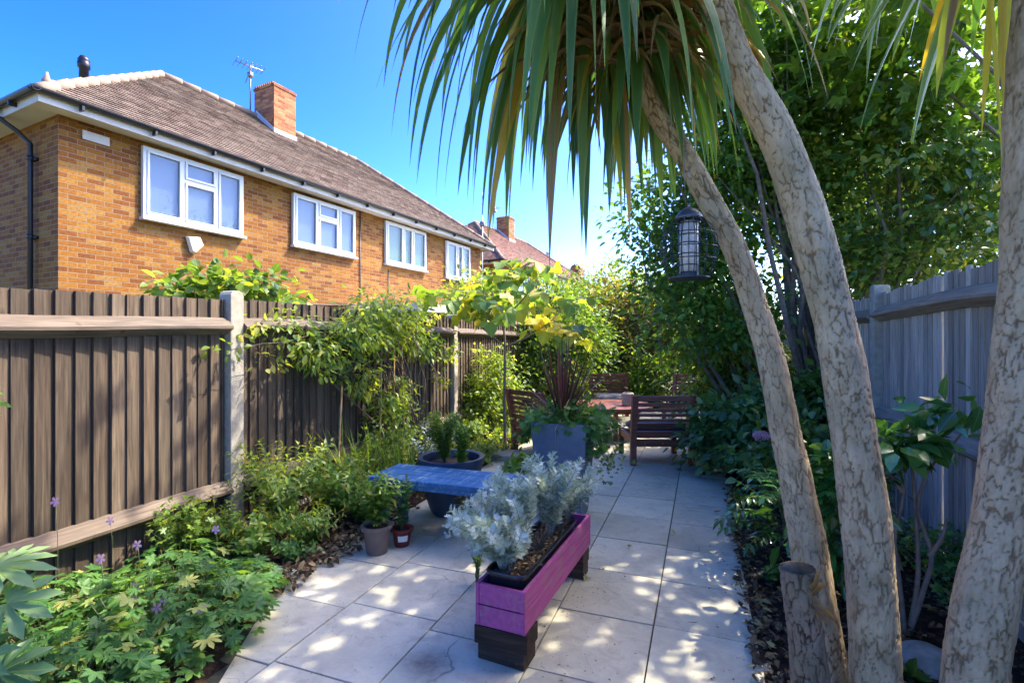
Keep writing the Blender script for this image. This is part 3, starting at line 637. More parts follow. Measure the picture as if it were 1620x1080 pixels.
# ---------------------------------------------------------------- fences
def board_fence(name, label, X, ys, face, mats, pitch, ztop, zbot, rails, posth, gravel, ragged, post_w=.11, thick=.019, gap=.0, phase=0):
    """face = +1 shows its rails towards +x"""
    f = thing(name, label, 'fence', (X, ys[1], 0))
    X0 = 0; yo = ys[1]
    for y in ys:
        g = Geo(); w = post_w/2; xa, xb = (-.05, .065) if face > 0 else (-.065, .05); hh = posth(y) if callable(posth) else posth
        V = []; 
        prof = [(-w, 0), (w, 0), (w, hh-.03), (w*.72, hh-.008), (w*.35, hh), (-w*.35, hh), (-w*.72, hh-.008), (-w, hh-.03)]
        V = [(xa, y-yo+a, b) for a, b in prof]+[(xb, y-yo+a, b) for a, b in prof]; k = len(prof)
        g.add(V, [tuple(range(k-1, -1, -1)), tuple(range(k, 2*k))]+[(i, (i+1) % k, (i+1) % k+k, i+k) for i in range(k)])
        g.build('post', M['conc'], f, False, .006)
    for a, b in zip(ys[:-1], ys[1:]):
        a1, b1 = a+post_w/2, b-post_w/2; n = int((b1-a1)/pitch); g = Geo()
        for i in range(n+1):
            ya = a1+pitch*i; yb = min(ya+pitch*1.12, b1); 
            if yb-ya < .02: continue
            zt = ztop(ya)+ragged*(rs.rand()-.5); vb = rs.rand(); t2 = thick*(.8+.5*rs.rand()); e = (rs.rand()-.5)*.004
            if gap and rs.rand() < gap: yb = ya+pitch*.9
            x_ = lambda v: (v if face > 0 else -v)
            # feather edge: thick near edge, thin far edge
            V = [(x_(-.004), ya-yo+e, zbot), (x_(t2), ya-yo+e, zbot), (x_(.002), yb-yo, zbot), (x_(-.006), yb-yo, zbot)]
            V = V+[(p[0], p[1]+(rs.rand()-.5)*.004, zt) for p in V]
            g.add(V, [(3,2,1,0), (4,5,6,7), (0,1,5,4), (1,2,6,5), (2,3,7,6), (3,0,4,7)], vb)
        g.build('board_panel', M[mats[0]], f, False)
        for rz_ in rails:
            g = Geo(); s = face; z_ = rz_(0) if callable(rz_) else rz_
            k = 12
            pts = [(Vector((s*(.008), a1-yo+(b1-a1)*i/k, (z_+ (ztop(a1+(b1-a1)*i/k)-ztop(ys[1]))*(z_ > 1)+.003*math.sin(i*1.3))))) for i in range(k+1)]
            prof = [(0, .055), (.018*s, .053), (.088*s, -.006), (.086*s, -.024), (.018*s, -.065), (0, -.067)]
            V = [(p.x+q[0], p.y, p.z+q[1]) for p in pts for q in prof]; m_ = len(prof)
            fs = [(i*m_+j, i*m_+(j+1) % m_, (i+1)*m_+(j+1) % m_, (i+1)*m_+j) for i in range(k) for j in range(m_)]+[tuple(range(m_)), tuple(range(k*m_+m_-1, k*m_-1, -1))]
            g.add(V, fs, rs.rand()); g.build('rail', M[mats[1]], f, False)
        if gravel:
            g = Geo(); g.box(-.02, .02, a1-yo, b1-yo, -.15, zbot-.003); g.build('gravel_board', M['conc'] if gravel == 1 else M['gfence'], f, False)
    return f
lt = lambda y: 1.655+.045*min(1, max(0, (y-1.1)/1.6)) if y < 2.8 else 1.715
board_fence('board_fence', 'brown overlapping board fence with concrete posts along the left bed', -3.2, [-.75, 2.72, 6.19, 9.5, 12.8], 1, ('fence', 'rail'), .09, lt, .06, [1.515, .355], 1.765, 1, .006)
rt_ = lambda y: 1.80+.012*math.sin(y*2.1)
board_fence('slat_fence', 'weathered grey painted board fence with rough rails along the right bed', 1.40, [1.93, 5.03, 8.1, 11.2, 14.2], -1, ('gfence', 'grail'), .072, rt_, .10, [1.63, .82], lambda y: 1.87, 2, .03, .12, .010, .12)
# the run of the right fence beside the camera
board_fence('slat_fence', 'nearest stretch of grey board fence at the right edge of the photo', 1.40, [-1.2, 1.80], -1, ('gfence', 'grail'), .072, rt_, .10, [1.63, .82], lambda y: 1.87, 2, .03, .12, .010, .1)
# ---------------------------------------------------------------- lounge chairs, table, lantern
def lounge_chair(label, loc, rz):
    c = thing('lounge_chair', label, 'chair', loc, rz, 'slatted lounge chairs round the low table')
    w = .33; tw = M['teak']
    def yb(z): return -.30-.10*max(0, z-.28)/.52          # the back leans away
    for s in (-1, 1):
        g = Geo(); pr = []
        V = []
        for z in (0, .28, .80):
            y = yb(z)
            V += [(s*w-.033, y-.035, z), (s*w+.033, y-.035, z), (s*w+.033, y+.035, z), (s*w-.033, y+.035, z)]
        g.add(V, [(3,2,1,0), (8,9,10,11)]+[(4*k+i, 4*k+(i+1) % 4, 4*k+4+(i+1) % 4, 4*k+4+i) for k in (0, 1) for i in range(4)], rs.rand())
        g.build('rear_leg', tw, c, False, .004)
        g = Geo(); g.box(s*w-.03, s*w+.03, .30, .36, 0, .325, rs.rand()); g.build('front_leg', tw, c, False, .004)
        g = Geo(); g.box(s*w-.014, s*w+.014, yb(.28)+.036, .299, .235, .315, rs.rand()); g.build('side_rail', tw, c, False, .003)
    g = Geo()
    for z0, z1, e in ((.735, .795, .012), (.672, .715, .010), (.612, .650, .010), (.556, .592, .010), (.498, .530, .010), (.425, .482, .012), (.325, .388, .012)):
        y = yb((z0+z1)/2); g.box(-w+.034, w-.034, y-e, y+e, z0, z1, rs.rand())
    g.build('backrest', tw, c, False, .003)
    g = Geo(); g.box(-w+.034, w-.034, -.325, -.298, .215, .295, .4); g.box(-w+.031, w-.031, .315, .345, .235, .315, .6)
    for x in (-.2, 0, .2): g.lathe([(.008, 0), (.008, .01)], 8, (0, 0, 0)) if False else g.box(x-.007, x+.007, -.33, -.326, .245, .259, 1.0, mi=1)
    g.build('seat_frame', [tw, M['metal']], c, False, .002)
    g = Geo()
    for k in range(7): y = -.25+.082*k; g.box(-w+.016, w-.016, y, y+.05, .3005, .3155, rs.rand())
    g.build('seat_slats', tw, c, False, .002)
    return c
def cushion(label, loc, rz):
    g = Geo(); N_ = 12; V = []; fs = []
    for side in (1, -1):
        b = len(V)
        for j in range(N_+1):
            for i in range(N_+1):
                a, q = i/N_*2-1, j/N_*2-1; e = (1-abs(a)**5)*(1-abs(q)**5)
                V.append((a*.29*(1-.03*abs(q)**4), q*.29*(1-.03*abs(a)**4)+.02, .062+side*(.02+.045*e**.5+.004*math.sin(9*a)*math.cos(7*q)*e)))
        fs += [tuple([b+j*(N_+1)+i, b+j*(N_+1)+i+1, b+(j+1)*(N_+1)+i+1, b+(j+1)*(N_+1)+i][::side]) for j in range(N_) for i in range(N_)]
    K = (N_+1)**2; ring = [i for i in range(N_)]+[(j+1)*(N_+1)-1 for j in range(N_)]+[K-1-i for i in range(N_)]+[(N_-j)*(N_+1) for j in range(N_)]
    fs += [(ring[i], ring[i]+K, ring[(i+1) % len(ring)]+K, ring[(i+1) % len(ring)]) for i in range(len(ring))]
    g.add(V, fs); o = tag(g.build('seat_cushion', M['cush']), label, 'cushion', 'grey seat cushions'); o.location = loc; o.rotation_euler = (0, 0, rz)
    return o
def facing(X, z): return YAW-math.atan2(X, z)
CH = [(1.70, 6.02, facing(0, 1), 'dark red brown slatted lounge chair standing nearest, seen square from behind', 'grey cushion on the nearest chair seen from behind'),
      (.47, 6.42, facing(.82, .57), 'orange lit slatted lounge chair behind the tall blue planter, turned sideways', 'grey cushion on the chair hidden behind the tall blue planter'),
      (1.80, 9.2, facing(-.08, -1), 'slatted lounge chair facing the camera in front of the dark hedge', 'grey cushion on the far chair facing the camera'),
      (3.10, 8.9, facing(-.55, -.85), 'far right slatted lounge chair, half hidden behind the nearest chair and leaves', 'grey cushion on the far right half hidden chair')]
for X, z, rz, la, lc in CH:
    p = C2(X, z); lounge_chair(la, p, rz); p2 = p.copy(); p2.z = .3165; cushion(lc, p2, rz)
tb = thing('coffee_table', 'round red brown wooden table between the four lounge chairs', 'table', C2(1.46, 7.5))
g = Geo(); g.lathe([(.60, .445), (.61, .45), (.61, .475), (.60, .48)], 48); g.build('table_top', M['teak'], tb, 'auto')
g = Geo(); g.lathe([(.48, .385), (.48, .4445)], 32); g.build('apron', M['teak'], tb, 'auto')
for a in (20, 110, 200, 290):
    g = Geo(); x, y = .40*math.cos(R(a)), .40*math.sin(R(a)); g.box(x-.03, x+.03, y-.03, y+.03, 0, .384); g.build('leg', M['teak'], tb, False, .003)
ln = thing('candle_lantern', 'small stone coloured lantern pot with a loop handle on the round table', 'lantern', C2(1.67, 7.28, .481))
g = Geo(); g.lathe([(.075, 0), (.085, .01), (.088, .13), (.085, .15), (.078, .152), (.078, .02), (.01, .02)], 20); g.build('pot', M['lantern'], ln, 'auto')
g = Geo(); g.lathe([(.086, .153), (.086, .168), (.06, .19), (.06, .182), (.07, .16)], 20); g.build('lid', M['lantern'], ln, 'auto')
g = Geo(); g.tube([(-.085, 0, .13), (-.12, 0, .135), (-.135, 0, .11), (-.12, 0, .085), (-.085, 0, .09)], .009, 8); g.build('handle', M['lantern'], ln)

# ---------------------------------------------------------------- blue bench
bn = thing('low_bench', 'low blue painted wooden bench with worn top beside the silver foliage', 'bench', (-1.68, 3.24, 0), R(1))
for k in range(3):
    g = Geo(); y = -.205+.138*k; g.box(-.56, .56, y, y+.134, .405, .437, rs.rand()); g.build('seat_plank', M['bluew'], bn, False, .005)
g = Geo(); g.box(-.53, .53, -.185, -.16, .365, .404); g.box(-.53, .53, .16, .185, .365, .404); g.box(-.53, -.505, -.159, .159, .365, .404); g.box(.505, .53, -.159, .159, .365, .404); g.build('apron', M['bluew'], bn, False, .003)
for x in (-.50, .45):
    for y in (-.155, .10):
        g = Geo(); g.box(x, x+.055, y, y+.055, 0, .4035); g.build('leg', M['bluew'], bn, False, .004)

# ---------------------------------------------------------------- magenta trough on timber blocks
TR = R(-3.2); tro = thing('planter_trough', 'long magenta painted wooden trough raised on dark timber blocks', 'planter', (-.815, 2.02, 0), TR)
tw_, tl_ = .118, 1.06; zb, zm, zt = .158, .250, .342
for (za, ze) in ((zb, zm-.001), (zm+.001, zt)):
    g = Geo(); g.box(-tw_+.018, tw_-.018, 0.004, .022, za, ze-.004)
    for sx in (-.10, .10): g.tube([(sx*.93, .0045, za+.045), (sx*.93, .0025, za+.045)], .0035, 8, mi=1)
    g.build('end_board', [M['pinkw'], M['metal']], tro, False, .003)
    g = Geo(); g.box(-tw_+.018, tw_-.018, tl_-.022, tl_-.004, za, ze-.004); g.build('end_board', M['pinkw'], tro, False, .003)
    for s in (-1, 1):
        g = Geo(); xa, xb = sorted((s*tw_, s*(tw_-.0175))); g.box(xa, xb, 0, tl_, za, ze); g.build('side_board', M['pinkw'], tro, False, .003)
g = Geo(); g.box(-tw_+.019, tw_-.019, .023, tl_-.023, zb+.002, zb+.014); g.build('floor_board', M['pinkw'], tro, False)
def block(y0, y1, w, z0, z1, ro, label):
    g = Geo(); g.box(-w/2, w/2, -(y1-y0)/2, (y1-y0)/2, z0, z1, rs.rand()); o = tag(g.build('timber_block', M['block'], None, False, .005), label, 'block', 'dark timber blocks under the trough')
    q = Matrix.Rotation(TR, 3, 'Z')@Vector((0, (y0+y1)/2, 0)); o.location = (q.x-.815, q.y+2.02, 0); o.rotation_euler = (0, 0, TR+ro); return o
block(.0, .14, .25, .077, .1565, R(1), 'upper brown timber block under the front end of the magenta trough')
block(.012, .14, .225, .001, .076, R(-2), 'lower blackish timber block on the slabs under the front of the trough')
block(.90, 1.03, .235, .077, .1565, 0, 'upper timber block under the far end of the magenta trough')
block(.905, 1.03, .225, .001, .076, R(2), 'lower timber block under the far end of the magenta trough')
# black plastic liner standing in the trough
ln2 = thing('plastic_trough', 'black plastic trough with a rolled rim sitting inside the magenta trough', 'trough', (-.815+.055*.0, 2.02, 0), TR)
def rrect(hx, hy, r, z, cy=.45, n=6):
    pts = []
    for cx_, cy_, a0 in ((hx-r, hy-r, 0), (-hx+r, hy-r, 90), (-hx+r, -hy+r, 180), (hx-r, -hy+r, 270)):
        for k in range(n): a = R(a0+90*k/(n-1)); pts.append((cx_+r*math.cos(a), cy+cy_+r*math.sin(a), z))
    return pts
g = Geo(); lv = [(.072, .38, .03, .175), (.088, .40, .035, .365), (.098, .41, .04, .366), (.099, .411, .04, .378), (.096, .408, .04, .384), (.086, .398, .034, .381), (.084, .396, .034, .345)]
V = []; 
for a in lv: V += rrect(*a)
k = 24; g.add(V, [(i*k+j, i*k+(j+1) % k, (i+1)*k+(j+1) % k, (i+1)*k+j) for i in range(len(lv)-1) for j in range(k)]+[tuple(range(k-1, -1, -1))])
g.build('tub', M['blackp'], ln2, 'auto')
g = Geo(); g.add([(p[0], p[1], .346+.006*math.sin(i*3)) for i, p in enumerate(rrect(.0838, .3958, .034, 0))], [tuple(range(24))]); g.build('soil', M['soilm'], ln2, False)
g = Geo(); n = 420; pn = np.stack([rs.uniform(-.078, .078, n), rs.uniform(.08, .82, n), .352+rs.rand(n)*.012], 1)
g.inst(TO, pn, nrm(rs.normal(size=(n, 3))*[1,1,.25]), nrm(rs.normal(size=(n, 3))*.5+[0,0,1]), .028, rs.rand(n)); stuff(g.build('mulch_chips', M['litter'], ln2))
def tw(x, y, z=0):            # trough space to the place
    q = Matrix.Rotation(TR, 3, 'Z')@Vector((x, y, z)); return Vector((q.x-.815, q.y+2.02, z))

# ---------------------------------------------------------------- silver leaved plants
def silver(label, base, n, H, spread, lean, size=.044):
    pl = thing('silver_ragwort', label, 'plant', base, 0, 'silver leaved plants in the trough')
    g = Geo(); ps = stems(g, base, n, H, spread, .0042, lean); g.build('stem', m_sil, pl, wp=True)
    g = Geo(); leafy(g, ps, .0042, size, TPIN, (.6, .3), .2, 1.0, .35, -.25, .25); g.build('foliage', M['silver'], pl, wp=True)
    return pl
m_sil = m_plain('silver_stem', (.34,.38,.32), .8, nscale=30, c2=(.22,.2,.14))
silver('silver feathery plant spilling over the left front edge of the magenta trough', tw(-.045, .12, .35), 34, .29, .22, (-.35, -.15))
silver('low silver feathery plant hanging over the left corner of the trough', tw(-.05, .20, .35), 22, .16, .19, (-.5, -.5), .04)
silver('upright silver feathery plant in the middle of the trough, before the bench end', tw(-.05, .32, .35), 30, .36, .20, (-.25, .05))
silver('silver feathery plant on the right side of the trough before the tall planter', tw(.02, .60, .35), 26, .38, .19, (-.05, .1))
silver('farthest silver feathery plant spilling over the right edge of the trough', tw(.03, .86, .35), 26, .30, .2, (.1, .15), .038)
for q_, n_, h_, s_, la in ((tw(.03, .42, .35), 18, .12, .10, 'bare brown dry stems in the middle of the black trough'), (tw(.05, .68, .35), 16, .12, .09, 'bare dry stems farther back in the black trough, under the tall silver plant'), (tw(.0, .1, .36), 7, .05, .08, 'few pale withered stems at the front rim of the black trough')):
    g = Geo(); stems(g, q_, n_, h_, s_, .003); tag(g.build('dry_stems', M['twig'], None, True, 0, None, tuple(q_)), la, 'dry stems')

# ---------------------------------------------------------------- tall blue planter with red cordyline
PX, PY, PH = -1.045, 4.0, .765
tp = thing('tall_planter', 'tall square blue grey tapered planter with a pale drip streak', 'planter', (PX, PY, 0), R(2))
g = Geo(); a, b, t_ = .225, .165, .02
V = []
for z, h in ((0, b), (PH, a), (PH+.0, a-t_), (.6, a-t_-.03)): V += [(-h, -h, z), (h, -h, z), (h, h, z), (-h, h, z)]
g.add(V, [(3,2,1,0)]+[(4*k+i, 4*k+(i+1) % 4, 4*k+4+(i+1) % 4, 4*k+4+i) for k in range(3) for i in range(4)]); g.build('pot', M['pot'], tp, False, .006)
g = Geo(); h = a-t_-.004; g.add([(-h,-h,.73), (h,-h,.73), (h,h,.73), (-h,h,.73)], [(0,1,2,3)]); g.build('soil', M['soilm'], tp, False)
g = Geo(); y0 = -a-.002; g.tube([(-.02, -a-.001, .755), (-.022, -a+.012, .60), (-.03, -a+.022, .48)], [.009, .007, .003], 6); g.build('drip_streak', m_plain('limescale', (.24,.22,.18), .9), tp)
cp = thing('red_cordyline', 'spiky dark red purple cordyline rising from the tall blue planter', 'plant', (PX-.02, PY, .73))
g = Geo()
for i in range(46):
    a = rs.rand()*2*PI; q = rs.rand(); el = R(88-32*q**1.3-rs.rand()*5)
    g.blade((PX-.02+.02*math.cos(a), PY+.02*math.sin(a), .74), (math.cos(a)*math.cos(el), math.sin(a)*math.cos(el), math.sin(el)), .50+.26*rs.rand(), .024, .012+.02*q, 8, .25, min(.8, max(0, .35+.25*rs.normal())))
for i in range(34):
    a = rs.rand()*2*PI; el = R(8+38*rs.rand())
    g.blade((PX-.02, PY, .74), (math.cos(a)*math.cos(el), math.sin(a)*math.cos(el), math.sin(el)), .30+.32*rs.rand(), .015, .04+.05*rs.rand(), 9, .3, .82+.18*rs.rand())
g.build('leaves', M['red'], cp, wp=True)
g = Geo(); g.tube([(PX-.02, PY, .69), (PX-.02, PY, .82)], [.03, .02], 10); g.build('stem', M['twig'], cp, wp=True)
def pot_rim_plant(name, label, cat, base, blobs, cl, per, size, T, mat, **k):
    pl = thing(name, label, cat, base); g = Geo(); cc = foliage(g, blobs, cl, per, size, T, **k); g.build('foliage', M[mat], pl, wp=True)
    g = Geo(); tg = [c for q, d in cc for c in q[::3]]; limbs(g, base, tg, .004, .0015, .3, 4); g.build('stem', M['gstem'], pl, wp=True); return pl
pot_rim_plant('trailing_plant', 'round leaved green plant spilling over the rim of the tall blue planter', 'plant', (PX, PY, .74), [((PX-.1, PY-.15, .80), (.24, .16, .08)), ((PX+.12, PY-.12, .79), (.2, .18, .08)), ((PX, PY+.1, .8), (.25, .15, .08)), ((PX-.22, PY-.1, .75), (.08, .16, .1)), ((PX+.26, PY-.05, .72), (.12, .2, .13))], 70, 9, .062, TRND, 'geran', crad=.045, droop=.4)
pot_rim_plant('ivy', 'thin ivy trailing down the right side of the tall blue planter', 'plant', (PX+.1, PY+.05, .74), [((PX+.33, PY, .72), (.10, .16, .10)), ((PX+.35, PY-.02, .58), (.07, .12, .14)), ((PX+.36, PY-.06, .44), (.05, .1, .12)), ((PX-.25, PY-.18, .66), (.03, .05, .12))], 52, 8, .035, TL5, 'dark', crad=.04, droop=.8)
pot_rim_plant('small_leaf_plant', 'fine grey green filler plant at the foot of the red spikes in the tall planter', 'plant', (PX-.05, PY, .74), [((PX-.05, PY-.08, .84), (.22, .14, .07)), ((PX+.15, PY, .86), (.16, .14, .07))], 50, 16, .026, TD, 'lime', crad=.04, var=(.4, .3))

# ---------------------------------------------------------------- pots on the paving
def round_pot(name, label, loc, r0, r1, h, mat, rim=.012, soil=True, group=None, belly=None):
    p = thing(name, label, 'pot', loc, 0, group); g = Geo()
    if belly: prof = [(r0*.96, 0), (r0, .01)]+[(r0+(r1-r0)*math.sin(t*PI/2)**.8, h*t) for t in np.linspace(.06, .86, 10)]
    else: prof = [(r0*.96, 0), (r0, .006), (r0+(r1-r0)*.85, h*.86)]
    prof += [(r1+rim*.6, h*.87), (r1+rim, h*.93), (r1+rim, h), (r1, h*1.005), (r1-rim, h*.99), (r1-rim*1.5, h*.85)]
    g.lathe(prof, 36); V_ = g.build('pot_body', M[mat], p, 'auto')
    g = Geo(); g.lathe([(r1-rim*1.45, h*.87), (.01, h*.885)], 24); g.build('soil', M['soilm'], p)
    return p
def stem_plant(name, label, base, n, H, spread, step, size, T, mat, lean=(0, 0), r=.003, stem='gstem', flowers=None, group=None, **k):
    pl = thing(name, label, 'plant', base, 0, group); g = Geo(); ps = stems(g, base, n, H, spread, r, lean); g.build('stem', M[stem], pl, wp=True)
    g = Geo(); leafy(g, ps, step, size, T, **k); g.build('foliage', M[mat], pl, wp=True)
    if flowers:
        fm, fs_, cnt, Tf = flowers
        for ps_ in random.sample(ps, min(cnt, len(ps))):
            g = Geo(); g.inst(Tf, np.array([ps_[-1]]), np.array([[.2, -.1, .1]]), np.array([[.3, -.7, .6]]), fs_, .5); g.build('flower', M[fm], pl, wp=True)
    return pl
pb = G(580, 880); pb.z = 0.002
pb = Vector((-2.02, 2.83, .002)); round_pot('plant_pot', 'taupe brown round pot standing on the slabs left of the bench', pb, .068, .092, .185, 'brownp')
stem_plant('leafy_potted_plant', 'bushy light green plant growing in the taupe brown pot', pb+Vector((0, 0, .16)), 15, .36, .17, .014, .075, TON, 'mid', var=(.65, .2), t0=.1)
pr_ = Vector((-1.93, 2.99, .002)); round_pot('plant_pot', 'small dark red pot with a white label on the slabs by the bench leg', pr_, .05, .068, .12, 'redp')
g = Geo(); V = []
for z in (.045, .085):
    for k_ in range(5): a = R(-80+14*k_); rr = .0655+.0018*(z > .06)*3; V.append((rr*math.cos(a), rr*math.sin(a), z))
g.add(V, [(i, i+1, i+6, i+5) for i in range(4)]); g.build('label', M['tagw'], [o for o in bpy.data.objects if o.get('label') == 'small dark red pot with a white label on the slabs by the bench leg'][0], False)
stem_plant('salvia', 'small dark leaved plant with magenta flowers in the red pot', pr_+Vector((0, 0, .1)), 7, .40, .09, .02, .055, TO, 'geran', var=(.4, .2), t0=.1, flowers=('mauve', .035, 3, TFL))
bw = Vector((-1.72, 3.63, .002)); bw = C2(-.50, 4.15, .002)
round_pot('bowl_planter', 'large dark blue grey round bowl planter behind the blue bench', bw, .15, .255, .46, 'bowl', .02, belly=True)
stem_plant('feathery_plant', 'fine upright yellow green plant growing in the large dark bowl behind the bench', bw+Vector((-.06, 0, .40)), 44, .40, .19, .008, .05, TDN, 'lime', var=(.45, .25), t0=.1, droop=-.2)
stem_plant('rosemary', 'darker narrow leaved plant leaning over the bench from the bowl planter', bw+Vector((.16, -.14, .40)), 8, .36, .07, .007, .06, TDN, 'mid', var=(.4, .2), t0=.05, droop=-.3)
ps_ = C2(-.36, 3.78, .002); round_pot('plant_pot', 'small dark blue pot tucked under the bench by the bowl', ps_, .07, .095, .15, 'bowl')
stem_plant('dark_tuft', 'dark spiky little plant in the pot under the bench', ps_+Vector((0, 0, .13)), 8, .14, .08, .012, .05, TDN, 'rust', t0=.1)
sm = C2(-.20, 2.92, .0); stem_plant('tiny_daisy', 'small leafy plant with tiny white flowers against the left side of the trough', sm, 9, .34, .08, .018, .035, TO, 'lime', t0=.3, flowers=('silver', .022, 7, TFL))
sp_ = C2(.01, 2.17, .0); stem_plant('paving_weed', 'little green weed sprouting from the slab joint at the foot of the trough', sp_, 4, .05, .03, .01, .025, TO, 'mid', t0=.3)
g = Geo(); g.box(-.35, .35, -.18, .18, -.05, .07); o = tag(g.build('stone_block', M['conc'], None, False, .015), 'low pale stone slab on edge at the foot of the young fig tree', 'stone'); o.location = C2(.02, 6.05); o.rotation_euler = (0, 0, R(4))

# ---------------------------------------------------------------- cordyline palms
def disp_bark(sd, amp=1.0):
    def f(a, s, r):
        p = Vector((math.cos(a)*r*50+sd, math.sin(a)*r*50, s*17))
        w = noise.noise_vector(p*.9)*.5+noise.noise_vector(p*2.6)*.22
        d = noise.voronoi(p+w*.7, distance_metric='DISTANCE')[0]
        n_ = noise.noise(p*3); n2_ = noise.noise(p*.8); q = Vector((p.x*2.1, p.y*2.1, p.z*3.2)); d2 = noise.voronoi(q+w, distance_metric='DISTANCE')[0]
        c = min(1, (d[1]-d[0])*(9+3*n2_)); c = c*c*(3-2*c); mk = min(1, max(.4, .8+1.0*noise.noise(p*.55+Vector((7, 3, 1))))); c = 1-(1-c)*mk
        c2 = min(1, (d2[1]-d2[0])*6); c -= (1-c2)*.16
        return (c-.9)*.0055*amp+noise.noise(p*.35)*.004*amp+n_*.0016*amp, min(1, max(0, c*.72+n2_*.28+n_*.12))
    return f
def smooth_path(pts, n):
    pts = [Vector(p) for p in pts]; out = []; m = len(pts)
    for i in range(n):
        t = i/(n-1)*(m-1); k = min(int(t), m-2); f = t-k; p0 = pts[max(k-1, 0)]; p1 = pts[k]; p2 = pts[k+1]; p3 = pts[min(k+2, m-1)]
        out.append(.5*((2*p1)+(p2-p0)*f+(2*p0-5*p1+4*p2-p3)*f*f+(3*p1-p0-3*p2+p3)*f**3))
    return out
def trunk(name, spec, parent, sd, base, n=640, ns=104, mat='bark', amp=1.0):
    c = smooth_path([P(a, b, z) for a, b, z, w in spec], n); ws = [.94*w/2*z/F for a, b, z, w in spec]; m = len(ws)
    rad = [np.interp(i/(n-1)*(m-1), range(m), ws) for i in range(n)]
    g = Geo(); f = disp_bark(sd, amp); g.tube(c, rad, ns, True, f)
    g.build(name, M[mat], parent, wp=True); return c
def crown(parent, H, axis, n, Lr, wr, mat='palm', vmin=0, lo=8, hi=150, g0=.10, low_old=True, k=.0):
    ax = Vector(axis).normalized(); e1 = ax.orthogonal().normalized(); e2 = ax.cross(e1); g = Geo()
    for i in range(n):
        q = (i+.5)/n; th = R(lo+(hi-lo)*q**.8); a = i*2.39996+rs.rand()*.4
        d = ax*math.cos(th)+(e1*math.cos(a)+e2*math.sin(a))*math.sin(th)
        p = Vector(H)-ax*q*.30+(e1*math.cos(a)+e2*math.sin(a))*.03
        v = rs.rand()*.62+.06; 
        if rs.rand() < .07+.13*q: v = .72+.28*rs.rand()
        g.blade(p, d, Lr[0]+(Lr[1]-Lr[0])*rs.rand(), wr[0]+(wr[1]-wr[0])*rs.rand(), g0*(.7+.9*rs.rand()), 14, .16, v, twist=rs.normal()*.6, tip=.93 if rs.rand() < .3 else None)
    return g.build('leaves', M[mat], parent, wp=True)
A_ = [(1322,1200,1.8,66), (1312,1080,1.8,64), (1300,1000,1.8,60), (1276,850,1.8,56), (1257,750,1.8,50), (1240,670,1.8,46), (1218,560,1.8,42), (1192,480,1.8,40), (1166,400,1.8,38), (1119,310,1.8,37), (1080,240,1.8,35), (1038,180,1.8,32), (1008,100,1.78,30), (985,0,1.76,30), (970,-80,1.75,28)]
B_ = [(1392,1300,1.55,78), (1388,1150,1.55,74), (1382,1000,1.55,73), (1372,850,1.55,72), (1353,700,1.55,68), (1338,600,1.55,65), (1318,500,1.55,62), (1293,400,1.55,64), (1262,300,1.54,62), (1221,200,1.53,58), (1166,100,1.52,52), (1129,0,1.5,50), (1095,-100,1.5,50), (1075,-230,1.5,46)]
C_ = [(1528,1400,1.4,100), (1536,1200,1.4,94), (1542,1080,1.4,88), (1550,1000,1.4,84), (1580,850,1.4,80), (1603,700,1.4,80), (1610,600,1.4,76), (1622,500,1.4,74), (1630,400,1.4,76), (1636,200,1.4,78), (1642,0,1.4,76), (1640,-150,1.4,70), (1625,-330,1.4,60)]
PG = 'cordyline palms in the right bed'
pa = thing('cordyline_palm', 'slender cordyline palm leaning left, its shaggy crown hanging over the path by the bird feeder', 'palm', (.42, 2.08, 0), 0, PG)
cA = trunk('trunk', A_, pa, 1.0, None)
pbm = thing('cordyline_palm', 'thick pale cordyline palm trunk curving up left in the middle of the three trunks', 'palm', (.526, 1.85, 0), 0, PG)
cB = trunk('trunk', B_, pbm, 9.0, None)
pc = thing('cordyline_palm', 'upright cordyline palm trunk at the right edge with hanging yellow leaves', 'palm', (.664, 1.69, 0), 0, PG)
cC = trunk('trunk', C_, pc, 17.0, None)
random.seed(3)
crown(pa, P(885, -172, 1.74), (-.35, .15, .8), 250, (.72, 1.08), (.034, .050), hi=145, g0=.19)
crown(pa, P(1000, -50, 1.95), (-.1, .2, .8), 100, (.5, .76), (.036, .052), lo=40, hi=160, g0=.2)
g = Geo()
for i in range(230):
    a = rs.rand()*2*PI; p = P(985+38*rs.normal(), -10+110*rs.rand(), 1.80+.04*rs.normal())
    g.blade(p, (math.cos(a)*.7, math.sin(a)*.7, .1), .3+.3*rs.rand(), .014+.012*rs.rand(), .3, 9, .4, .94+.06*rs.rand(), twist=rs.normal())
g.build('dead_leaf_skirt', M['palm'], pa, wp=True)
crown(pbm, P(1150, -420, 1.75), (.2, .3, 1), 60, (.6, .8), (.04, .06), hi=140)
crown(pc, P(1600, -360, 1.5), (-.1, 0, 1), 70, (.6, .85), (.04, .06), hi=145)
crown(pc, P(1400, -260, 1.9), (-.2, .2, 1), 44, (.5, .75), (.035, .05), hi=140)
g = Geo()
for dx, L, w in ((1583, .36, .020), (1572, .42, .022), (1592, .30, .018), (1600, .24, .016), (1564, .50, .014)): g.blade(P(dx, -60, 1.36), (rs.normal()*.03, rs.normal()*.03, -1), L+.05, w*1.1, .01, 8, .3, rs.rand(), side=(CY, SY, 0))
g.build('yellow_leaves', M['yellow'], pc, wp=True)
st = thing('tree_stump', 'sawn off cordyline stump with flaking bark standing before the leaning palm', 'stump', (.316, 1.72, 0))
trunk('stump_trunk', [(1296,1290,1.5,62), (1288,1150,1.5,60), (1280,1050,1.5,57), (1270,960,1.5,54), (1263,898,1.5,53)], st, 31.0, None, 220, 90, 'barkd', 1.3)
g = Geo(); top = P(1262, 897, 1.5)
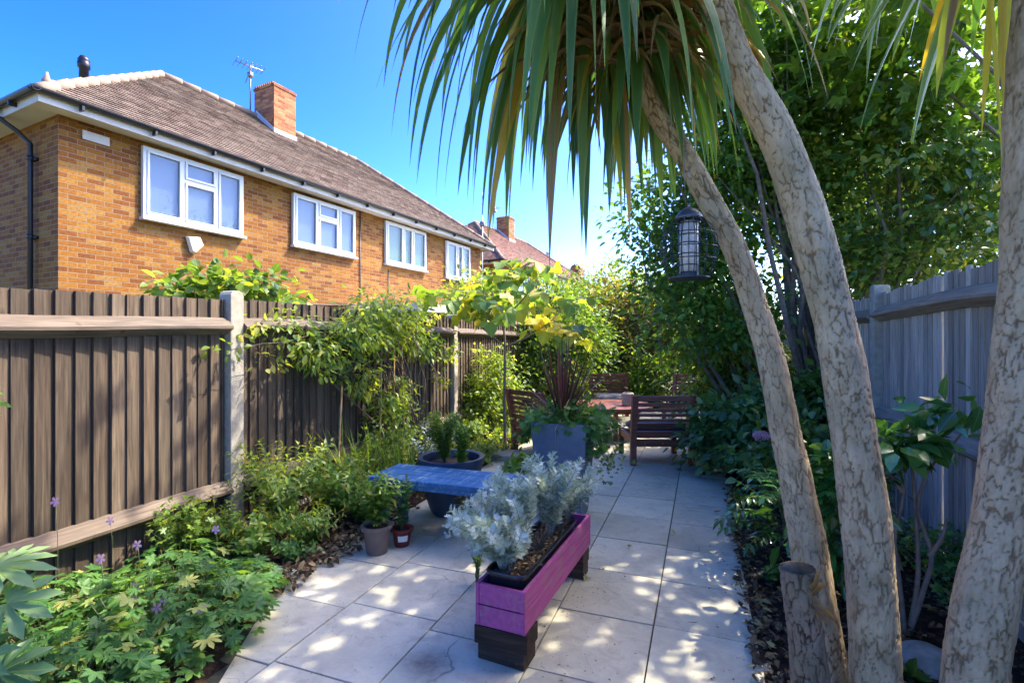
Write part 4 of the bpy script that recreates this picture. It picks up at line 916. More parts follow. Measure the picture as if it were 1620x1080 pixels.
for i in range(0):
    a = rs.rand()*2*PI; r = .052; b = top+Vector((math.cos(a)*r, math.sin(a)*r, -.02-.12*rs.rand())); g.blade(b, (math.cos(a)*.6, math.sin(a)*.6, .5-rs.rand()), .03+.03*rs.rand(), .012, .3, 4, .5, .2*rs.rand()+.75, twist=1)
for i in range(6):
    g = Geo(); g.blade(P(1286+5*rs.normal(), 915+45*rs.rand(), 1.44), (.15, -.2, rs.normal()*.4), .07, .024, .2, 5, .5, .95, twist=1.5); g.build('bark_flake', M['palm'], st, wp=True)
# second cut limb beside the stump
# ---------------------------------------------------------------- bird feeder
fz = 1.72; ft = P(1090, 440, fz); fr_ = F/fz
bf = thing('bird_feeder', 'caged tube bird feeder with a grey domed lid hanging from the leaning palm', 'bird feeder', tuple(ft))
k_ = 1/fr_
g = Geo(); g.lathe([(.3*k_, 113*k_), (6*k_, 111*k_), (14*k_, 106*k_), (20*k_, 98*k_), (21.5*k_, 92*k_), (20*k_, 92*k_), (3*k_, 104*k_)], 28); g.build('lid', m_plain('zinc_lid', (.10,.11,.12), .45, .6), bf)
g = Geo(); g.lathe([(15*k_, 4*k_), (15*k_, 97*k_), (14.8*k_, 97*k_), (14.8*k_, 4*k_)], 28); g.build('tube', m_glass('feeder_tube', (.97,.97,.96), .25, .03), bf)
g = Geo(); g.lathe([(14*k_, 6*k_), (14.2*k_, 40*k_), (14*k_, 88*k_), (4*k_, 92*k_)], 20); g.build('seed', M['seed'], bf)
g = Geo(); g.lathe([(10*k_, 0), (15.5*k_, 0), (15.5*k_, 8*k_), (12*k_, 12*k_)], 24); g.lathe([(32*k_, -1*k_), (32*k_, 1*k_), (14*k_, 2*k_), (14*k_, 0)], 28); g.build('tray', M['black'], bf, 'auto')
g = Geo()
for i in range(14):
    a = 2*PI*i/14; pts = [Vector((math.cos(a)*r*k_, math.sin(a)*r*k_, z*k_)) for r, z in ((30,0), (38,16), (43,40), (42,62), (34,82), (20,94))]; g.tube(pts, .0017, 4, False)
for i in range(8):
    a = 2*PI*i/8; g.tube([(16*k_*math.cos(a), 16*k_*math.sin(a), 3*k_), (16*k_*math.cos(a), 16*k_*math.sin(a), 95*k_)], .0017, 4, False)
for r, z in ((41,28), (43.5,46), (40,68), (16,20), (16,38), (16,55), (16,68), (16,86)):
    g.tube([Vector((math.cos(a)*r*k_, math.sin(a)*r*k_, z*k_)) for a in np.linspace(0, 2*PI, 29)], .0017, 4, False)
g.build('cage', M['black'], bf)
g = Geo(); g.tube([(-.012, 0, 110*k_), (-.016, 0, .5)], .0012, 4); g.tube([(.008, 0, 110*k_), (-.014, 0, .5)], .0012, 4); g.lathe([(.004, 110*k_), (.004, 119*k_)], 8); g.build('hanging_wire', M['metal'], bf)
# ---------------------------------------------------------------- trees and shrubs
def shrub(name, label, cat, base, blobs, cl, per, size, T, mat, bark='twig', r0=.02, group=None, every=4, nlimb=18, **k):
    t = thing(name, label, cat, tuple(base), 0, group); g = Geo(); cc = foliage(g, blobs, cl, per, size, T, **k); g.build('crown', M[mat], t, wp=True)
    g = Geo(); tg = np.concatenate([q for q, d in cc]); tg = tg[rs.permutation(len(tg))[:nlimb]]
    limbs(g, base, tg, r0, r0*.12, .25, 6); g.build('trunk', M[bark], t, wp=True); return t
RB = 'dense shrubs and small trees along the right side'
def gz(px, z): p = P(px, 540, z); p.z = 0; return p
# right side, front to back
shrub('evergreen_tree', 'dark evergreen tree with small glossy leaves rising above the grey fence on the right', 'tree', gz(1330, 5.2)+Vector((.25, .3, 0)), [B(1400, 300, 5.6, 150, 120), B(1300, 200, 6.0, 120, 130), B(1500, 380, 5.2, 130, 70), B(1290, 420, 5.8, 80, 90), B(1530, 230, 5.4, 110, 110), B(1400, 430, 5.4, 100, 50)], 400, 36, .085, TO, 'dark', r0=.03, crad=.17, var=(.42, .25), group=RB, nlimb=16, bark='twig')
shrub('evergreen_tree', 'leafy bay like tree overhanging the path behind the bird feeder', 'tree', gz(1215, 5.9), [B(1085, 420, 6.3, 75, 80, .7), B(1150, 330, 6.4, 90, 90, .8), B(1110, 500, 6.2, 75, 75, .6), B(1050, 350, 6.6, 60, 90, .6), B(1160, 470, 5.9, 75, 80, .6), B(1200, 220, 6.5, 90, 110, .8)], 360, 34, .095, TO, 'mid', r0=.035, crad=.17, var=(.38, .22), group=RB, nlimb=14)
shrub('evergreen_tree', 'taller mixed green tree filling the top between the curved trunk and the leaning palm', 'tree', gz(1260, 5.9)+Vector((.3, 0, 0)), [B(1210, 130, 5.6, 110, 100, .6), B(1330, 130, 5.8, 110, 80, .6), B(1140, 220, 5.8, 70, 100, .5), B(1280, 260, 5.9, 90, 80, .5)], 280, 36, .09, TO, 'mid', r0=.04, crad=.18, var=(.45, .25), group=RB, nlimb=16)
shrub('drooping_shrub', 'lime green drooping shrub just right of the nearest chair', 'shrub', gz(1150, 6.6), [B(1142, 600, 6.4, 34, 60, .35), B(1165, 560, 6.6, 50, 60, .4), B(1118, 668, 6.0, 20, 45, .2), B(1190, 600, 6.4, 40, 50, .35)], 120, 34, .11, TON, 'lime', r0=.02, crad=.12, var=(.45, .25), droop=.7, group=RB, bark='pale')
syc = shrub('sycamore_tree', 'bright green broad lobed sycamore whose backlit leaves fill the upper right', 'tree', (3.3, 5.4, 0), [B(1300, 30, 5.2, 190, 60, 1.0), B(1450, 80, 4.8, 170, 70, .9), B(1550, 180, 5.2, 120, 90, .8), B(1200, -60, 5.8, 160, 90, 1.0), B(1440, -60, 5.0, 200, 80, 1.0), ((2.3, 4.3, 4.7), (1.1, 1.1, .6)), ((1.3, 4.0, 4.7), (.9, .9, .5))], 190, 16, .22, TSYC, 'syc', r0=.03, crad=.28, var=(.5, .25), nlimb=3, bark='twig', up=.8)  # last two leaf masses are out of view, added to shade the path
# a line of garden trees beyond the right fence
NG = 'neighbouring trees beyond the grey fence'
for lab, px, z, bl, sz, mt, cl in (
    ('neighbouring round tree whose foliage shows just over the grey fence at far right', 1560, 7.5, [B(1540, 310, 7.4, 190, 120), B(1380, 400, 7.6, 90, 70)], .11, 'mid', 260),
    ('neighbouring darker tree showing between the two thick trunks above the fence', 1430, 9.5, [B(1400, 330, 9.5, 190, 130), B(1300, 260, 9.6, 150, 90)], .13, 'dark', 300)):
    shrub('garden_tree', lab, 'tree', gz(px, z), bl, cl, 36, sz, TD, mt, r0=.05, crad=.35, var=(.5, .28), group=NG, nlimb=2)
# bottom right bed
hy = shrub('hydrangea', 'broad leaved hydrangea bush with one pink flower head at the path edge', 'shrub', gz(1190, 4.95)+Vector((.05, 0, 0)), [B(1170, 680, 5.1, 70, 50, .4), B(1215, 660, 5.0, 60, 50, .35), B(1130, 700, 5.3, 35, 35, .25), B(1190, 725, 4.7, 40, 30, .25), B(1250, 640, 5.1, 50, 40, .3)], 110, 26, .10, TOW, 'blue', r0=.012, crad=.10, var=(.45, .25), nlimb=30, bark='gstem')
for px, py, z, n, s_, mt in ((1205, 690, 4.15, 90, .026, 'pink'), (1192, 706, 4.35, 24, .016, 'silver')):
    g = Geo(); d = nrm(rs.normal(size=(n, 3))*[1, 1, .8]+[0, -.2, .5]); c = np.array(P(px, py, z)); g.inst(TFL, c+d*[.05, .05, .03]*(n/60)**.4, nrm(rs.normal(size=(n, 3))), d, s_*1.5, rs.rand(n)); g.build('flower_head', M[mt], hy, wp=True)
fe = thing('fern_leaved_shrub', 'fresh green fern leaved shrub with pinnate fronds reaching over the path edge', 'shrub', gz(1235, 3.2)); g = Geo(); g2 = Geo()
for i in range(34):
    a = rs.rand()*2*PI; el = R(10+60*rs.rand()); b = gz(1238, 3.2)+Vector((0, 0, .15+.3*rs.rand())); L = .30+.16*rs.rand(); d = Vector((math.cos(a)*math.cos(el), math.sin(a)*math.cos(el), math.sin(el)))
    pts = [b]; 
    for k in range(8): pts.append(pts[-1]+d*L/8); d = (d+Vector((0, 0, -.16))).normalized()
    g2.tube(pts, .0025, 4); side = d.cross(Vector((0, 0, 1))).normalized(); Pn = []; D = []; N = []; Sc = []
    for k in range(2, 9):
        for s in (-1, 1): Pn.append(pts[k]); D.append(side*s*.85+(pts[k]-pts[k-1]).normalized()*.55+Vector((0, 0, -.15))); N.append(Vector((0, 0, 1))+Vector(rs.normal(size=3))*.15); Sc.append(.095*(1-.06*abs(k-4)))
    Pn.append(pts[-1]); D.append(d); N.append((0, 0, 1)); Sc.append(.09)
    g.inst(TON, np.array(Pn), np.array(D), np.array(N), np.array(Sc), np.clip(.35+.2*rs.normal(size=len(Pn)), 0, 1))
g.build('foliage', M['gloss'], fe, wp=True); g2.build('stem', M['gstem'], fe, wp=True)
cm = thing('camellia', 'glossy dark leaved camellia with bare pale branching stems before the grey fence', 'shrub', (.93, 2.86, 0)); g = Geo(); tips = []
cb = Vector((.93, 2.86, 0))
for path in ([(1432,1012,2.4), (1424,930,2.4), (1415,850,2.4), (1430,780,2.42), (1420,720,2.42), (1395,690,2.4)],
             [(1436,1010,2.4), (1452,920,2.4), (1450,830,2.42), (1445,760,2.42), (1440,700,2.42), (1450,660,2.4)],
             [(1436,1010,2.4), (1462,930,2.38), (1475,880,2.38), (1462,840,2.4), (1452,800,2.4), (1470,740,2.4), (1510,700,2.35), (1550,645,2.3)],
             [(1470,880,2.38), (1490,850,2.36), (1498,820,2.34)], [(1430,780,2.42), (1400,740,2.45), (1375,700,2.45)], [(1424,900,2.4), (1400,820,2.45), (1370,760,2.5), (1340,740,2.55)], [(1400,820,2.45), (1350,830,2.5), (1310,780,2.6), (1290,760,2.6)], [(1415,850,2.4), (1380,860,2.45), (1330,870,2.55)]):
    pts = smooth_path([P(*q) for q in path], 14); g.tube(pts, list(np.linspace(.013, .004, 14)), 7); tips.append(pts)
g.build('stem', M['pale'], cm, wp=True)
g = Geo(); blobs = [B(1400, 700, 2.42, 45, 35, .12), B(1350, 760, 2.55, 55, 60, .16), B(1300, 800, 2.6, 45, 70, .16), B(1450, 685, 2.4, 45, 30, .1), B(1545, 645, 2.3, 30, 32, .09), B(1320, 880, 2.6, 35, 40, .14), B(1480, 700, 2.38, 40, 20, .08)]
foliage(g, blobs, 90, 7, .105, TO, crad=.045, var=(.45, .22), droop=.3, shell=.3); g.build('foliage', M['gloss'], cm, wp=True)
iv = thing('ivy', 'low clump of ivy growing up the foot of the grey fence', 'plant', (1.28, 3.0, 0)); g = Geo()
cc = foliage(g, [B(1510, 900, 2.75, 35, 45, .08), B(1480, 860, 2.9, 30, 30, .08), B(1530, 940, 2.6, 20, 30, .06), B(1430, 860, 3.1, 30, 20, .1)], 60, 9, .05, TL5, crad=.04, var=(.5, .25), droop=.4); g.build('foliage', M['geran'], iv, wp=True)
g = Geo(); limbs(g, (1.28, 3.0, 0), [p for q, d in cc for p in q[::4]], .005, .002, .3, 4); g.build('stem', M['gstem'], iv, wp=True)
def rock(name, label, loc, r, sc=(1, .8, .6), mat='stone', sd=0):
    bm = bmesh.new(); bmesh.ops.create_icosphere(bm, subdivisions=4, radius=1)
    for v in bm.verts: v.co *= 1+.22*noise.noise(v.co*1.1+Vector((sd, 0, 0)))+.04*noise.noise(v.co*5)
    for v in bm.verts: v.co = Vector((v.co.x*sc[0], v.co.y*sc[1], v.co.z*sc[2]))*r
    me = bpy.data.meshes.new(name); bm.to_mesh(me); bm.free(); me.shade_smooth(); me.materials.append(M[mat])
    o = bpy.data.objects.new(name, me); COL.objects.link(o); o.location = loc; return tag(o, label, 'stone')
rock('stone', 'rounded grey green stone lying in the right bed beside the seedling', (.90, 2.62, .04), .125)
rock('stone', 'small buried stone at the edge of the left bed by the paving', (-2.36, 2.36, .0), .085, (1.2, .8, .5), sd=4)
rock('stone', 'pale pebble in the leaf litter at the front of the left bed', (-2.28, 2.1, .01), .05, (1.2, .8, .6), 'conc', 7)
rock('terracotta_shard', 'broken orange terracotta piece on the soil behind the stump', (.66, 2.42, .06), .06, (1.3, 1, .5), 'redp', 9)
g = Geo()
rr = G(1445, 1075)
stem_plant('seedling', 'bright green broad leaved seedling in front of the rounded stone', (rr.x, rr.y, 0), 5, .06, .05, .012, .075, TOW, 'syc', t0=.2)
stem_plant('low_ground_plant', 'small yellowish plant at the foot of the hydrangea by the path edge', tuple(gz(1180, 4.2)), 12, .14, .13, .018, .06, TOW, 'lime', t0=.2)
stem_plant('low_ground_plant', 'dark green low plant at the base of the fern leaved shrub', tuple(gz(1225, 2.9)), 10, .14, .1, .018, .06, TOW, 'gloss', t0=.2)
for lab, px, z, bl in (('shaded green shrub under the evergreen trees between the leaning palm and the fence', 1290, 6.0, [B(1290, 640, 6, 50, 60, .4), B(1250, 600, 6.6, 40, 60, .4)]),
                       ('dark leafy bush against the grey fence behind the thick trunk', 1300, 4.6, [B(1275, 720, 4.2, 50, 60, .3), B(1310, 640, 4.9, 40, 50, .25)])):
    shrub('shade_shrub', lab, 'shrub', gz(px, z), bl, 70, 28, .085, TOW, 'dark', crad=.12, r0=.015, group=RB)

# back of the garden
BK = 'hedge shrubs closing the end of the garden'
shrub('hedge_shrub', 'dark rusty tinged shrub behind the far lounge chair', 'shrub', gz(1000, 12.2), [B(985, 520, 12.2, 75, 85, 1.0), B(1050, 520, 12.4, 60, 80, 1), B(1010, 585, 11.9, 80, 60, .8), B(950, 570, 12.2, 50, 60, .8)], 300, 34, .115, TD, 'rust', r0=.05, crad=.26, var=(.42, .27), group=BK)
shrub('hedge_shrub', 'fresh green bush between the two far chairs', 'shrub', gz(1030, 11.0), [B(1025, 600, 10.8, 45, 50, .5), B(1000, 625, 10.8, 30, 30, .4)], 110, 30, .09, TD, 'mid', r0=.02, crad=.16, var=(.45, .22), group=BK)
shrub('hedge_shrub', 'sunlit yellow green shrub rising against the sky behind the far chair', 'shrub', gz(950, 13.6), [B(960, 480, 13.6, 70, 55, 1.0), B(1000, 470, 13.8, 60, 40, 1), B(900, 500, 13.4, 50, 50, .9)], 240, 34, .12, TD, 'lime', r0=.05, crad=.27, var=(.5, .28), group=BK)
shrub('hedge_shrub', 'tall bright shrub behind the young fig tree crown', 'shrub', gz(880, 10.4), [B(885, 510, 10.2, 60, 75, .8), B(835, 540, 9.8, 50, 60, .6), B(915, 560, 10.4, 40, 70, .6), B(870, 590, 9.8, 60, 45, .6)], 330, 34, .10, TD, 'mid', r0=.04, crad=.2, var=(.45, .28), group=BK)
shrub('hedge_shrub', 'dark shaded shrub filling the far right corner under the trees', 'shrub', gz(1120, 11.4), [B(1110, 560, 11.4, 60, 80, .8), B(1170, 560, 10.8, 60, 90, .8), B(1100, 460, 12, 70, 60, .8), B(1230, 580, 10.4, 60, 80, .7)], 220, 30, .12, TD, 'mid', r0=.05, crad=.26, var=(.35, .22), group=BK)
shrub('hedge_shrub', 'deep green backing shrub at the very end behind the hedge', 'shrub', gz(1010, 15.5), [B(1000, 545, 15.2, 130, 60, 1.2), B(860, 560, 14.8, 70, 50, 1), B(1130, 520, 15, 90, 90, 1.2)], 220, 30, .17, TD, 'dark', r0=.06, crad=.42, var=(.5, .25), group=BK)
# left side
shrub('lit_shrub', 'sunny light green shrub against the fence right of the second concrete post', 'shrub', gz(790, 7.6)+Vector((-.3, 0, 0)), [B(775, 600, 7.5, 38, 55, .3), B(760, 640, 7.3, 30, 35, .25), B(800, 620, 7.7, 35, 45, .3)], 110, 30, .065, TO, 'lime', r0=.014, crad=.09, var=(.5, .26))
shrub('climber_bush', 'light leafy bush scrambling over the fence left of the fig tree', 'shrub', gz(735, 8.3)+Vector((-.35, .3, 0)), [B(740, 470, 8.8, 50, 25, .3), B(720, 520, 8.2, 28, 40, .2), B(770, 480, 9.2, 50, 40, .4)], 110, 28, .085, TO, 'lime', r0=.014, crad=.12, var=(.5, .26))
cl = thing('climbing_plant', 'vigorous leafy climber on canes arching over the middle of the brown fence', 'climber', (-3.02, 5.0, 0)); g = Geo()
fx = lambda px, py, dx=.14: P(px, py, (3.2-dx)/(.351-.936*(px-810)/F))
def FB(px, py, rx, ry, dx=.2): c = fx(px, py, dx); z = (3.2-dx)/(.351-.936*(px-810)/F); k = z/F; return (tuple(c), (.17, rx*k*1.7, ry*k))
b1 = [FB(600, 492, 55, 34, .22), FB(640, 505, 45, 38, .2), FB(560, 520, 45, 28, .18), FB(600, 530, 60, 25, .25), FB(660, 545, 35, 22, .2), FB(520, 560, 30, 22, .15), FB(480, 545, 28, 20, .12), FB(560, 600, 22, 30, .15), FB(600, 620, 16, 22, .15)]
cc = foliage(g, b1, 190, 18, .075, TON, crad=.075, var=(.58, .24), droop=.6, shell=.35); 
b2 = [FB(440, 520, 40, 13, .10), FB(385, 525, 22, 11, .11), FB(355, 545, 10, 14, .12), FB(480, 510, 40, 14, .10), FB(430, 570, 30, 10, .08), FB(700, 560, 30, 16, .12), FB(690, 600, 16, 8, .1), FB(500, 590, 16, 14, .1)]
c3 = foliage(g, b2, 62, 10, .06, TO, crad=.05, var=(.7, .22), droop=.5, shell=.3); g.build('foliage', M['lime'], cl, wp=True)
g = Geo(); limbs(g, (-3.02, 5.0, .02), [p for q, d in cc for p in q[::6]], .010, .003, .2, 5); limbs(g, tuple(fx(560, 530)), [p for q, d in c3 for p in q[::5]], .005, .002, .15, 4); g.build('stem', M['twig'], cl, wp=True)
vc = thing('bushy_climber', 'small leaved bushy climber low among the canes below the big climber', 'climber', tuple(fx(620, 745, .3))[:2]+(0,)); g = Geo()
cc = foliage(g, [FB(620, 680, 30, 45, .28), FB(600, 720, 30, 25, .3), FB(640, 700, 18, 35, .25), FB(625, 630, 18, 30, .22)], 90, 22, .045, TO, crad=.06, var=(.55, .25)); g.build('foliage', M['lime'], vc, wp=True)
g = Geo(); limbs(g, tuple(vc.location), [p for q, d in cc for p in q[::5]], .006, .002, .2, 4); g.build('stem', M['gstem'], vc, wp=True)
for (xb, yb_, xt, yt, la) in ((532, 730, 541, 610, 'leftmost orange cane, leaning by itself before the dark boards'), (600, 760, 605, 478, 'tall orange cane in front of the dark gap of the fence, under the thickest foliage'), (622, 770, 624, 500, 'thin cane hidden among the small leaves between two thicker ones'), (642, 760, 635, 540, 'rightmost orange cane beside the pale fence rail')):
    g = Geo(); a, b = fx(xb, yb_, .30), fx(xt, yt, .16); a.z = -.02; n = 30; pts = [a.lerp(b, i/n) for i in range(n+1)]; g.tube(pts, [.009+(.002 if i % 6 == 0 else 0) for i in range(n+1)], 8)
    tag(g.build('bamboo_cane', M['cane'], None, True, 0, None, tuple(a)), la, 'cane', 'canes propping the climber')
nb = shrub('neighbour_shrub', 'bright broad leaved shrub growing behind the left fence in front of the golden brick wall', 'shrub', P(350, 540, 5.2)-Vector((0, 0, 1.4)), [B(330, 462, 5.3, 60, 24, .35), B(390, 450, 5.4, 42, 26, .35), B(285, 460, 5.2, 30, 22, .25), B(430, 470, 5.6, 26, 20, .25)], 80, 12, .115, TOW, 'lime', r0=.015, crad=.08, var=(.42, .25), group=None)
# young fig tree
fg = thing('fig_tree', 'young fig tree with large yellowing lobed leaves on a thin straight stem', 'tree', tuple(gz(800, 6.55))); g = Geo()
fb = gz(800, 6.55); fork = P(799, 548, 6.55); ft_ = P(803, 430, 6.55); paths = []
pts = smooth_path([fb, P(798, 640, 6.55), fork, P(796, 500, 6.5), ft_], 16); g.tube(pts, list(np.linspace(.024, .008, 16)), 9); paths.append(pts[9:])
for q in ([(799,548,6.55), (765,520,6.4), (738,495,6.3), (720,470,6.2), (690,462,6.1)], [(738,495,6.3), (735,470,6.3), (745,455,6.3)], [(799,548,6.55), (840,530,6.6), (875,505,6.7), (895,480,6.8), (920,470,6.9)], [(797,510,6.5), (770,470,6.6), (760,440,6.8)], [(797,505,6.5), (830,470,6.3), (850,440,6.2)], [(875,505,6.7), (890,520,6.6), (910,525,6.5)], [(803,440,6.5), (840,415,6.6), (870,425,6.7)], [(840,530,6.6), (835,500,6.9), (840,460,7.1)], [(765,520,6.4), (775,490,6.0), (780,460,5.9)]):
    pts = smooth_path([P(*k) for k in q], 10); g.tube(pts, list(np.linspace(.012, .005, 10)), 6); paths.append(pts)
g.build('trunk', M['pale'], fg, wp=True)
g = Geo(); Pn = []; D = []; N = []; Sc = []
for pts in paths:
    for k in range(16):
        i = rs.randint(len(pts)//3, len(pts)); a = rs.rand()*2*PI; o = Vector((math.cos(a), math.sin(a), rs.normal()*.4)); st_ = pts[i]+o*.10*(.6+rs.rand()); st_.z += .05
        Pn.append(st_); D.append(o+Vector((0, 0, -.55-.3*rs.rand()))); N.append(Vector((0, 0, 1))+o*.5+Vector(rs.normal(size=3))*.3); Sc.append(.20+.13*rs.rand())
n = len(Pn); v = np.clip(.45+.28*rs.normal(size=n), 0, 1); g.inst(TFIG, np.array(Pn), np.array(D), np.array(N), np.array(Sc), v); g.build('crown', M['fig'], fg, wp=True)

# left bed planting
LB = 'leafy plants in the left bed'
for i, (lab, x, y, n, H, sp) in enumerate((('front geranium clump spilling on to the paving corner', -2.35, 1.62, 70, .34, .42), ('geranium clump against the fence at the lower left corner', -2.85, 1.45, 60, .27, .40), ('geranium clump behind the front one, reaching to the fence rail', -2.75, 2.02, 50, .24, .36), ('sparse low geranium clump nearest the leaf litter', -2.42, 1.98, 26, .2, .28), ('near geranium clump at the bottom edge below the fatsia leaf', -2.2, 1.2, 55, .3, .36))):
    pl = thing('geranium', lab, 'plant', (x, y, 0), 0, 'mauve flowered geraniums in the left bed'); g = Geo(); Pn = []; D = []; N = []; Sc = []; gs = Geo()
    for k in range(n*7):
        a = rs.rand()*2*PI; r = sp*rs.rand()**.5; h = H*(1-.62*(r/sp)**2)*(.45+.6*rs.rand()); p = Vector((x+r*math.cos(a), max(y+r*math.sin(a), .5), h))
        p.x = max(p.x, -3.12)
        if k % 3 == 0: gs.tube([(x+r*.4*math.cos(a), y+r*.4*math.sin(a), 0), (x+r*.8*math.cos(a), y+r*.8*math.sin(a), h*.6), p], .0016, 4, False)
        Pn.append(p); D.append((math.cos(a)+rs.normal()*.5, math.sin(a)+rs.normal()*.5, -.1)); N.append((math.cos(a)*.4+rs.normal()*.42, math.sin(a)*.4+rs.normal()*.42, 1)); Sc.append(.045+.075*rs.rand())
    Pn, D, N, Sc = map(np.array, (Pn, D, N, Sc)); vv = np.clip(.42+.3*rs.normal(size=len(Pn)), 0, 1); hh = rs.rand(len(Pn)) < .45
    g.inst(TL7, Pn[hh], D[hh], N[hh], Sc[hh]*.95, vv[hh]); hh = ~hh; g.inst(TL5, Pn[hh], D[hh], N[hh], Sc[hh]*.9, vv[hh]); g.build('foliage', M['geran'], pl, wp=True)
    gs.build('stem', M['gstem'], pl, wp=True); 
    if i == 0: fp = [(215,928,2.55), (212,945,2.5), (249,961,2.42), (262,948,2.45), (272,962,2.42), (320,964,2.38)]
    elif i == 1: fp = [(88,793,2.75), (160,883,2.6)]
    elif i == 2: fp = [(175,823,3.0), (218,861,2.8), (342,837,3.1)]
    else: fp = []
    for px, py, z in fp:
        c = P(px, py, z*.93); g = Geo(); g.inst(TFL, np.array([c]), np.array([[.3, .2, .5]]), np.array([[.45, -.65, .5]]), .052, .5); fl = g.build('flower', M['mauve'], pl, wp=True)
        g = Geo(); b = Vector((c.x-.04, c.y+.03, .1)); g.tube([b, b.lerp(c, .6)+Vector((.01, 0, 0)), c], .0016, 4); g.build('flower_stalk', M['gstem'], fl, wp=False) if False else g.build('flower_stalk', M['gstem'], pl, wp=True)
fa = thing('fatsia', 'big blue green fingered fatsia leaves at the lower left edge', 'plant', (-2.02, .62, 0)); g = Geo(); gs = Geo()
for (px, py, z, s, dv, nv, v) in ((4, 952, 1.5, .22, (.75, .25, -.15), (.1, -.55, .8), .8), (15, 885, 1.75, .20, (.8, .3, -.1), (.1, -.3, .9), .95), (-20, 900, 1.55, .26, (.6, .6, 0), (0, -.3, .9), .9), (-60, 1040, 1.4, .22, (.7, -.2, -.3), (.2, -.5, .8), .4), (-10, 1060, 1.6, .25, (.7, .2, -.3), (.2, -.4, .8), .3)):
    c = P(px, py, z); g.inst(TFAT, np.array([c-Vector(dv)*s*.4]), np.array([dv]), np.array([nv]), s, v); b = Vector((-2.02, .62, 0)); gs.tube([b, b.lerp(c, .5)+Vector((-.05, 0, .1)), c-Vector(dv)*s*.05], .005, 6)
g.build('foliage', M['blue'], fa, wp=True); gs.build('stem', M['gstem'], fa, wp=True)
lf = thing('overhanging_sprig', 'blurred bright green leaf tips poking in at the left edge before the fence', 'plant', (-1.9, .35, 0)); g = Geo(); gs = Geo(); b = Vector((-1.9, .35, 0))
for px, py, s in ((14, 638, .10), (4, 618, .09), (-6, 650, .1), (-20, 625, .1)):
    c = P(px, py, 1.6); g.inst(TON, np.array([c-Vector((.085, .03, 0))]), np.array([[.9, .3, .05]]), np.array([[0, -.4, .9]]), s, .9); gs.tube([b, b.lerp(c, .6)+Vector((-.12, 0, .1)), c-Vector((.085, .03, 0))], .003, 5)
g.build('foliage', M['syc'], lf, wp=True); gs.build('stem', M['gstem'], lf, wp=True)
stem_plant('spirea', 'yellow green spirea bush in front of the first concrete post', (-2.86, 2.85, 0), 46, .66, .42, .016, .062, TON, 'lime', t0=.15, var=(.55, .25), group=LB, r=.003)
stem_plant('spirea', 'green bush with faded flower heads right of the first concrete post', (-2.68, 3.25, 0), 44, .52, .42, .016, .06, TON, 'mid', t0=.15, var=(.7, .22), group=LB, flowers=('pink', .03, 5, TFL))
stem_plant('low_bush', 'low bright green mound at the edge of the soil left of the pots', (-2.50, 2.75, 0), 40, .28, .32, .014, .05, TON, 'mid', t0=.1, var=(.75, .2), group=LB)
stem_plant('low_bush', 'pale green mound between the geraniums and the spirea beside the leaf litter', (-2.72, 2.5, 0), 44, .30, .30, .014, .05, TO, 'mid', t0=.1, var=(.7, .2), group=LB)
stem_plant('low_bush', 'loose yellow green growth against the fence foot left of the first post', (-2.98, 2.2, 0), 30, .42, .2, .018, .055, TL5, 'lime', t0=.15, group=LB)
stem_plant('low_bush', 'small dark green mound on the soil left of the taupe pot', (-2.42, 2.5, 0), 24, .16, .2, .014, .045, TO, 'geran', t0=.1, group=LB)
stem_plant('low_bush', 'fresh green mound behind the taupe pot', (-2.45, 3.25, 0), 40, .36, .33, .014, .055, TO, 'mid', t0=.1, var=(.65, .2), group=LB)
stem_plant('low_bush', 'thin weedy growth at the foot of the fence between the geraniums and the spirea', (-3.0, 2.45, 0), 22, .34, .2, .02, .05, TO, 'lime', t0=.15, group=LB)
for lab, px, py, z, n, L in (('arching strap leaved clump left of the bench below the canes', 560, 790, 4.3, 90, .62), ('strap leaved clump right of the canes behind the bench', 640, 780, 4.7, 60, .58), ('low strap leaved tuft between the spirea and the bench', 530, 800, 3.95, 50, .4)):
    b = G(px, py); sp = thing('strap_leaf_clump', lab, 'plant', (b.x, b.y, 0), 0, 'strap leaved clumps by the fence'); g = Geo()
    for i in range(n):
        a = rs.rand()*2*PI; el = R(50+38*rs.rand()); g.blade((b.x+.10*rs.normal(), b.y+.10*rs.normal(), 0), (math.cos(a)*math.cos(el), math.sin(a)*math.cos(el), math.sin(el)), L*(.7+.6*rs.rand()), .020, .09+.08*rs.rand(), 9, .25, np.clip(.5+.25*rs.normal(), 0, 1))
    g.build('leaves', M['strap'], sp, wp=True)
for lab, px, z, n, H, sz, mt in (('silver blue tuft by the bowl planter under the fence rail', 690, 4.9, 14, .62, .055, 'silver'), ('yellow green ground plants under the young fig tree', 760, 5.9, 60, .25, .05, 'lime'), ('leafy ground plants left of the fig stem by the fence', 740, 6.8, 50, .34, .06, 'lime'), ('green leafy plant just left of the tall blue planter', 822, 4.9, 26, .30, .08, 'mid'), ('bright low growth behind the sideways chair', 790, 8.2, 50, .4, .07, 'lime')):
    stem_plant('bed_plant', lab, tuple(gz(px, z)), n, H, .32, .016, sz, TON if sz < .06 else TOW, mt, t0=.1, group=LB)

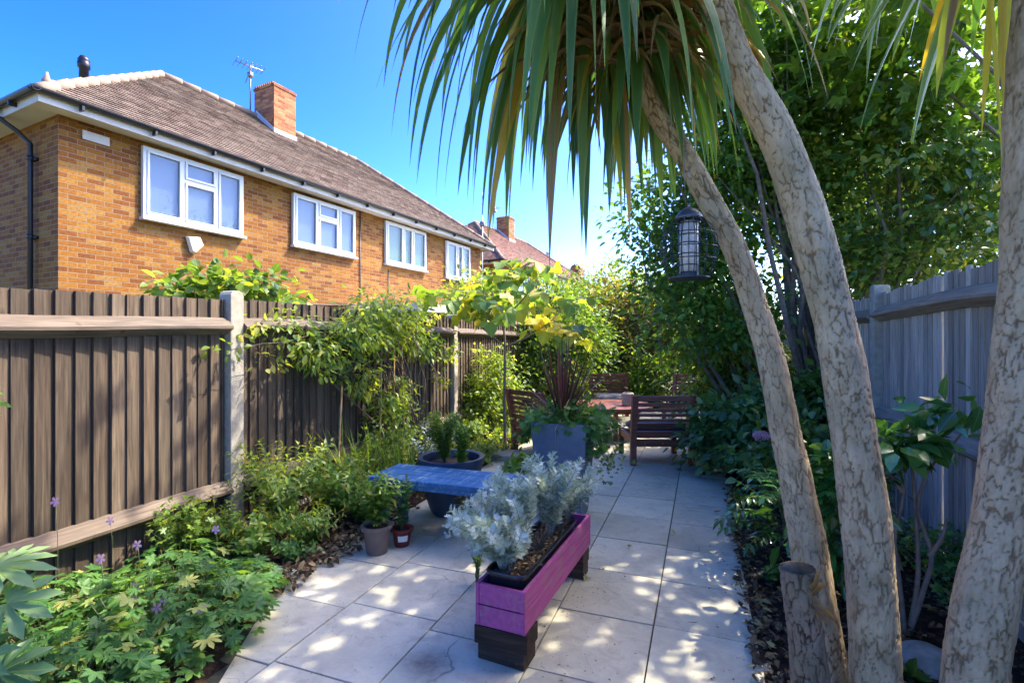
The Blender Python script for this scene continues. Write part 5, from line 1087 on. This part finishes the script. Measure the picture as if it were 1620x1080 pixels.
# ---------------------------------------------------------------- fallen leaves and litter
for i, (px, py, la) in enumerate(((1128, 811, 'curled brown leaf near the right edge of the path'), (1068, 848, 'green yellow leaf on the joint of the path'), (1001, 865, 'yellow leaf lying in the middle of the path'), (1085, 987, 'thin brown twig leaf on the lower path slab'), (770, 812, 'brown leaf by the edge of the silver plants'), (1203, 1002, 'yellow leaf on the soil at the path edge'), (1190, 948, 'long orange leaf at the bed edge'), (928, 921, 'small golden leaf beside the trough'))):
    p = G(px, py); g = Geo(); g.inst(T_oval(.42, .35, -.25) if i != 3 else T_oval(.12, .3, -.2), np.array([(0, 0, .012)]), np.array([(math.cos(i*2.1), math.sin(i*2.1), .05)]), np.array([(.1, .1, 1)]), .065, [.75, .98, 1, .3, .6, 1, .9, .95][i])
    o = tag(g.build('fallen_leaf', M['litter']), la, 'leaf', 'single fallen leaves on the paving'); o.location = (p.x, p.y, 0)
def litter(lab, boxes, n, s, zf):
    g = Geo()
    for x0, x1, y0, y1, f in boxes:
        m = int(n*f); p = np.stack([rs.uniform(x0, x1, m), rs.uniform(y0, y1, m), np.full(m, zf)+rs.rand(m)*.035], 1)
        g.inst(TO, p, nrm(rs.normal(size=(m, 3))*[1, 1, .3]), nrm(rs.normal(size=(m, 3))*.55+[0, 0, 1]), s*(.35+.9*rs.rand(m)), np.clip(rs.rand(m)**1.4, 0, 1))
    o = g.build('leaf_litter', M['litter']); o['label'] = lab; return stuff(o)
litter('brown leaf litter and bark chips on the right bed', [(.26, .75, .9, 6, .5), (.6, 1.35, 1.2, 7, .5), (.2, .3, 1.2, 5.5, .12)], 6500, .045, .02)
litter('dry leaves scattered on the soil of the left bed', [(-3.1, -2.2, .9, 5.5, .7), (-2.4, -2.15, 2.0, 3.4, .3)], 2600, .05, .02)
g = Geo(); m = 900; p = np.stack([rs.uniform(-2.1, .26, m), rs.uniform(1.3, 7, m), np.full(m, .006)], 1); e = rs.rand(m) < .55; p[e, 0] = .26-np.abs(rs.normal(size=e.sum()))*.12
e2 = (~e) & (rs.rand(m) < .5); p[e2, 0] = -.6+rs.normal(size=e2.sum())*.12; p[e2, 1] = rs.uniform(1.9, 3.3, e2.sum())
g.inst(TD, p, nrm(rs.normal(size=(m, 3))*[1, 1, .1]), nrm(rs.normal(size=(m, 3))*.2+[0, 0, 1]), .005+.014*rs.rand(m)**3, rs.rand(m)*.5); o = g.build('paving_debris', M['litter']); o['label'] = 'tiny bits of bark and dirt on the slabs'; stuff(o)
g = Geo(); m = 2600; p = np.stack([rs.uniform(-3.1, -2.2, m), rs.uniform(5, 11, m), .03+rs.rand(m)*.12], 1)
g.inst(TO, p, nrm(rs.normal(size=(m, 3))+[0, 0, .3]), nrm(rs.normal(size=(m, 3))*.4+[0, 0, 1]), .07, rs.rand(m)); o = g.build('ground_cover', M['lime']); o['label'] = 'sunlit low ground cover under the fig tree'; stuff(o)
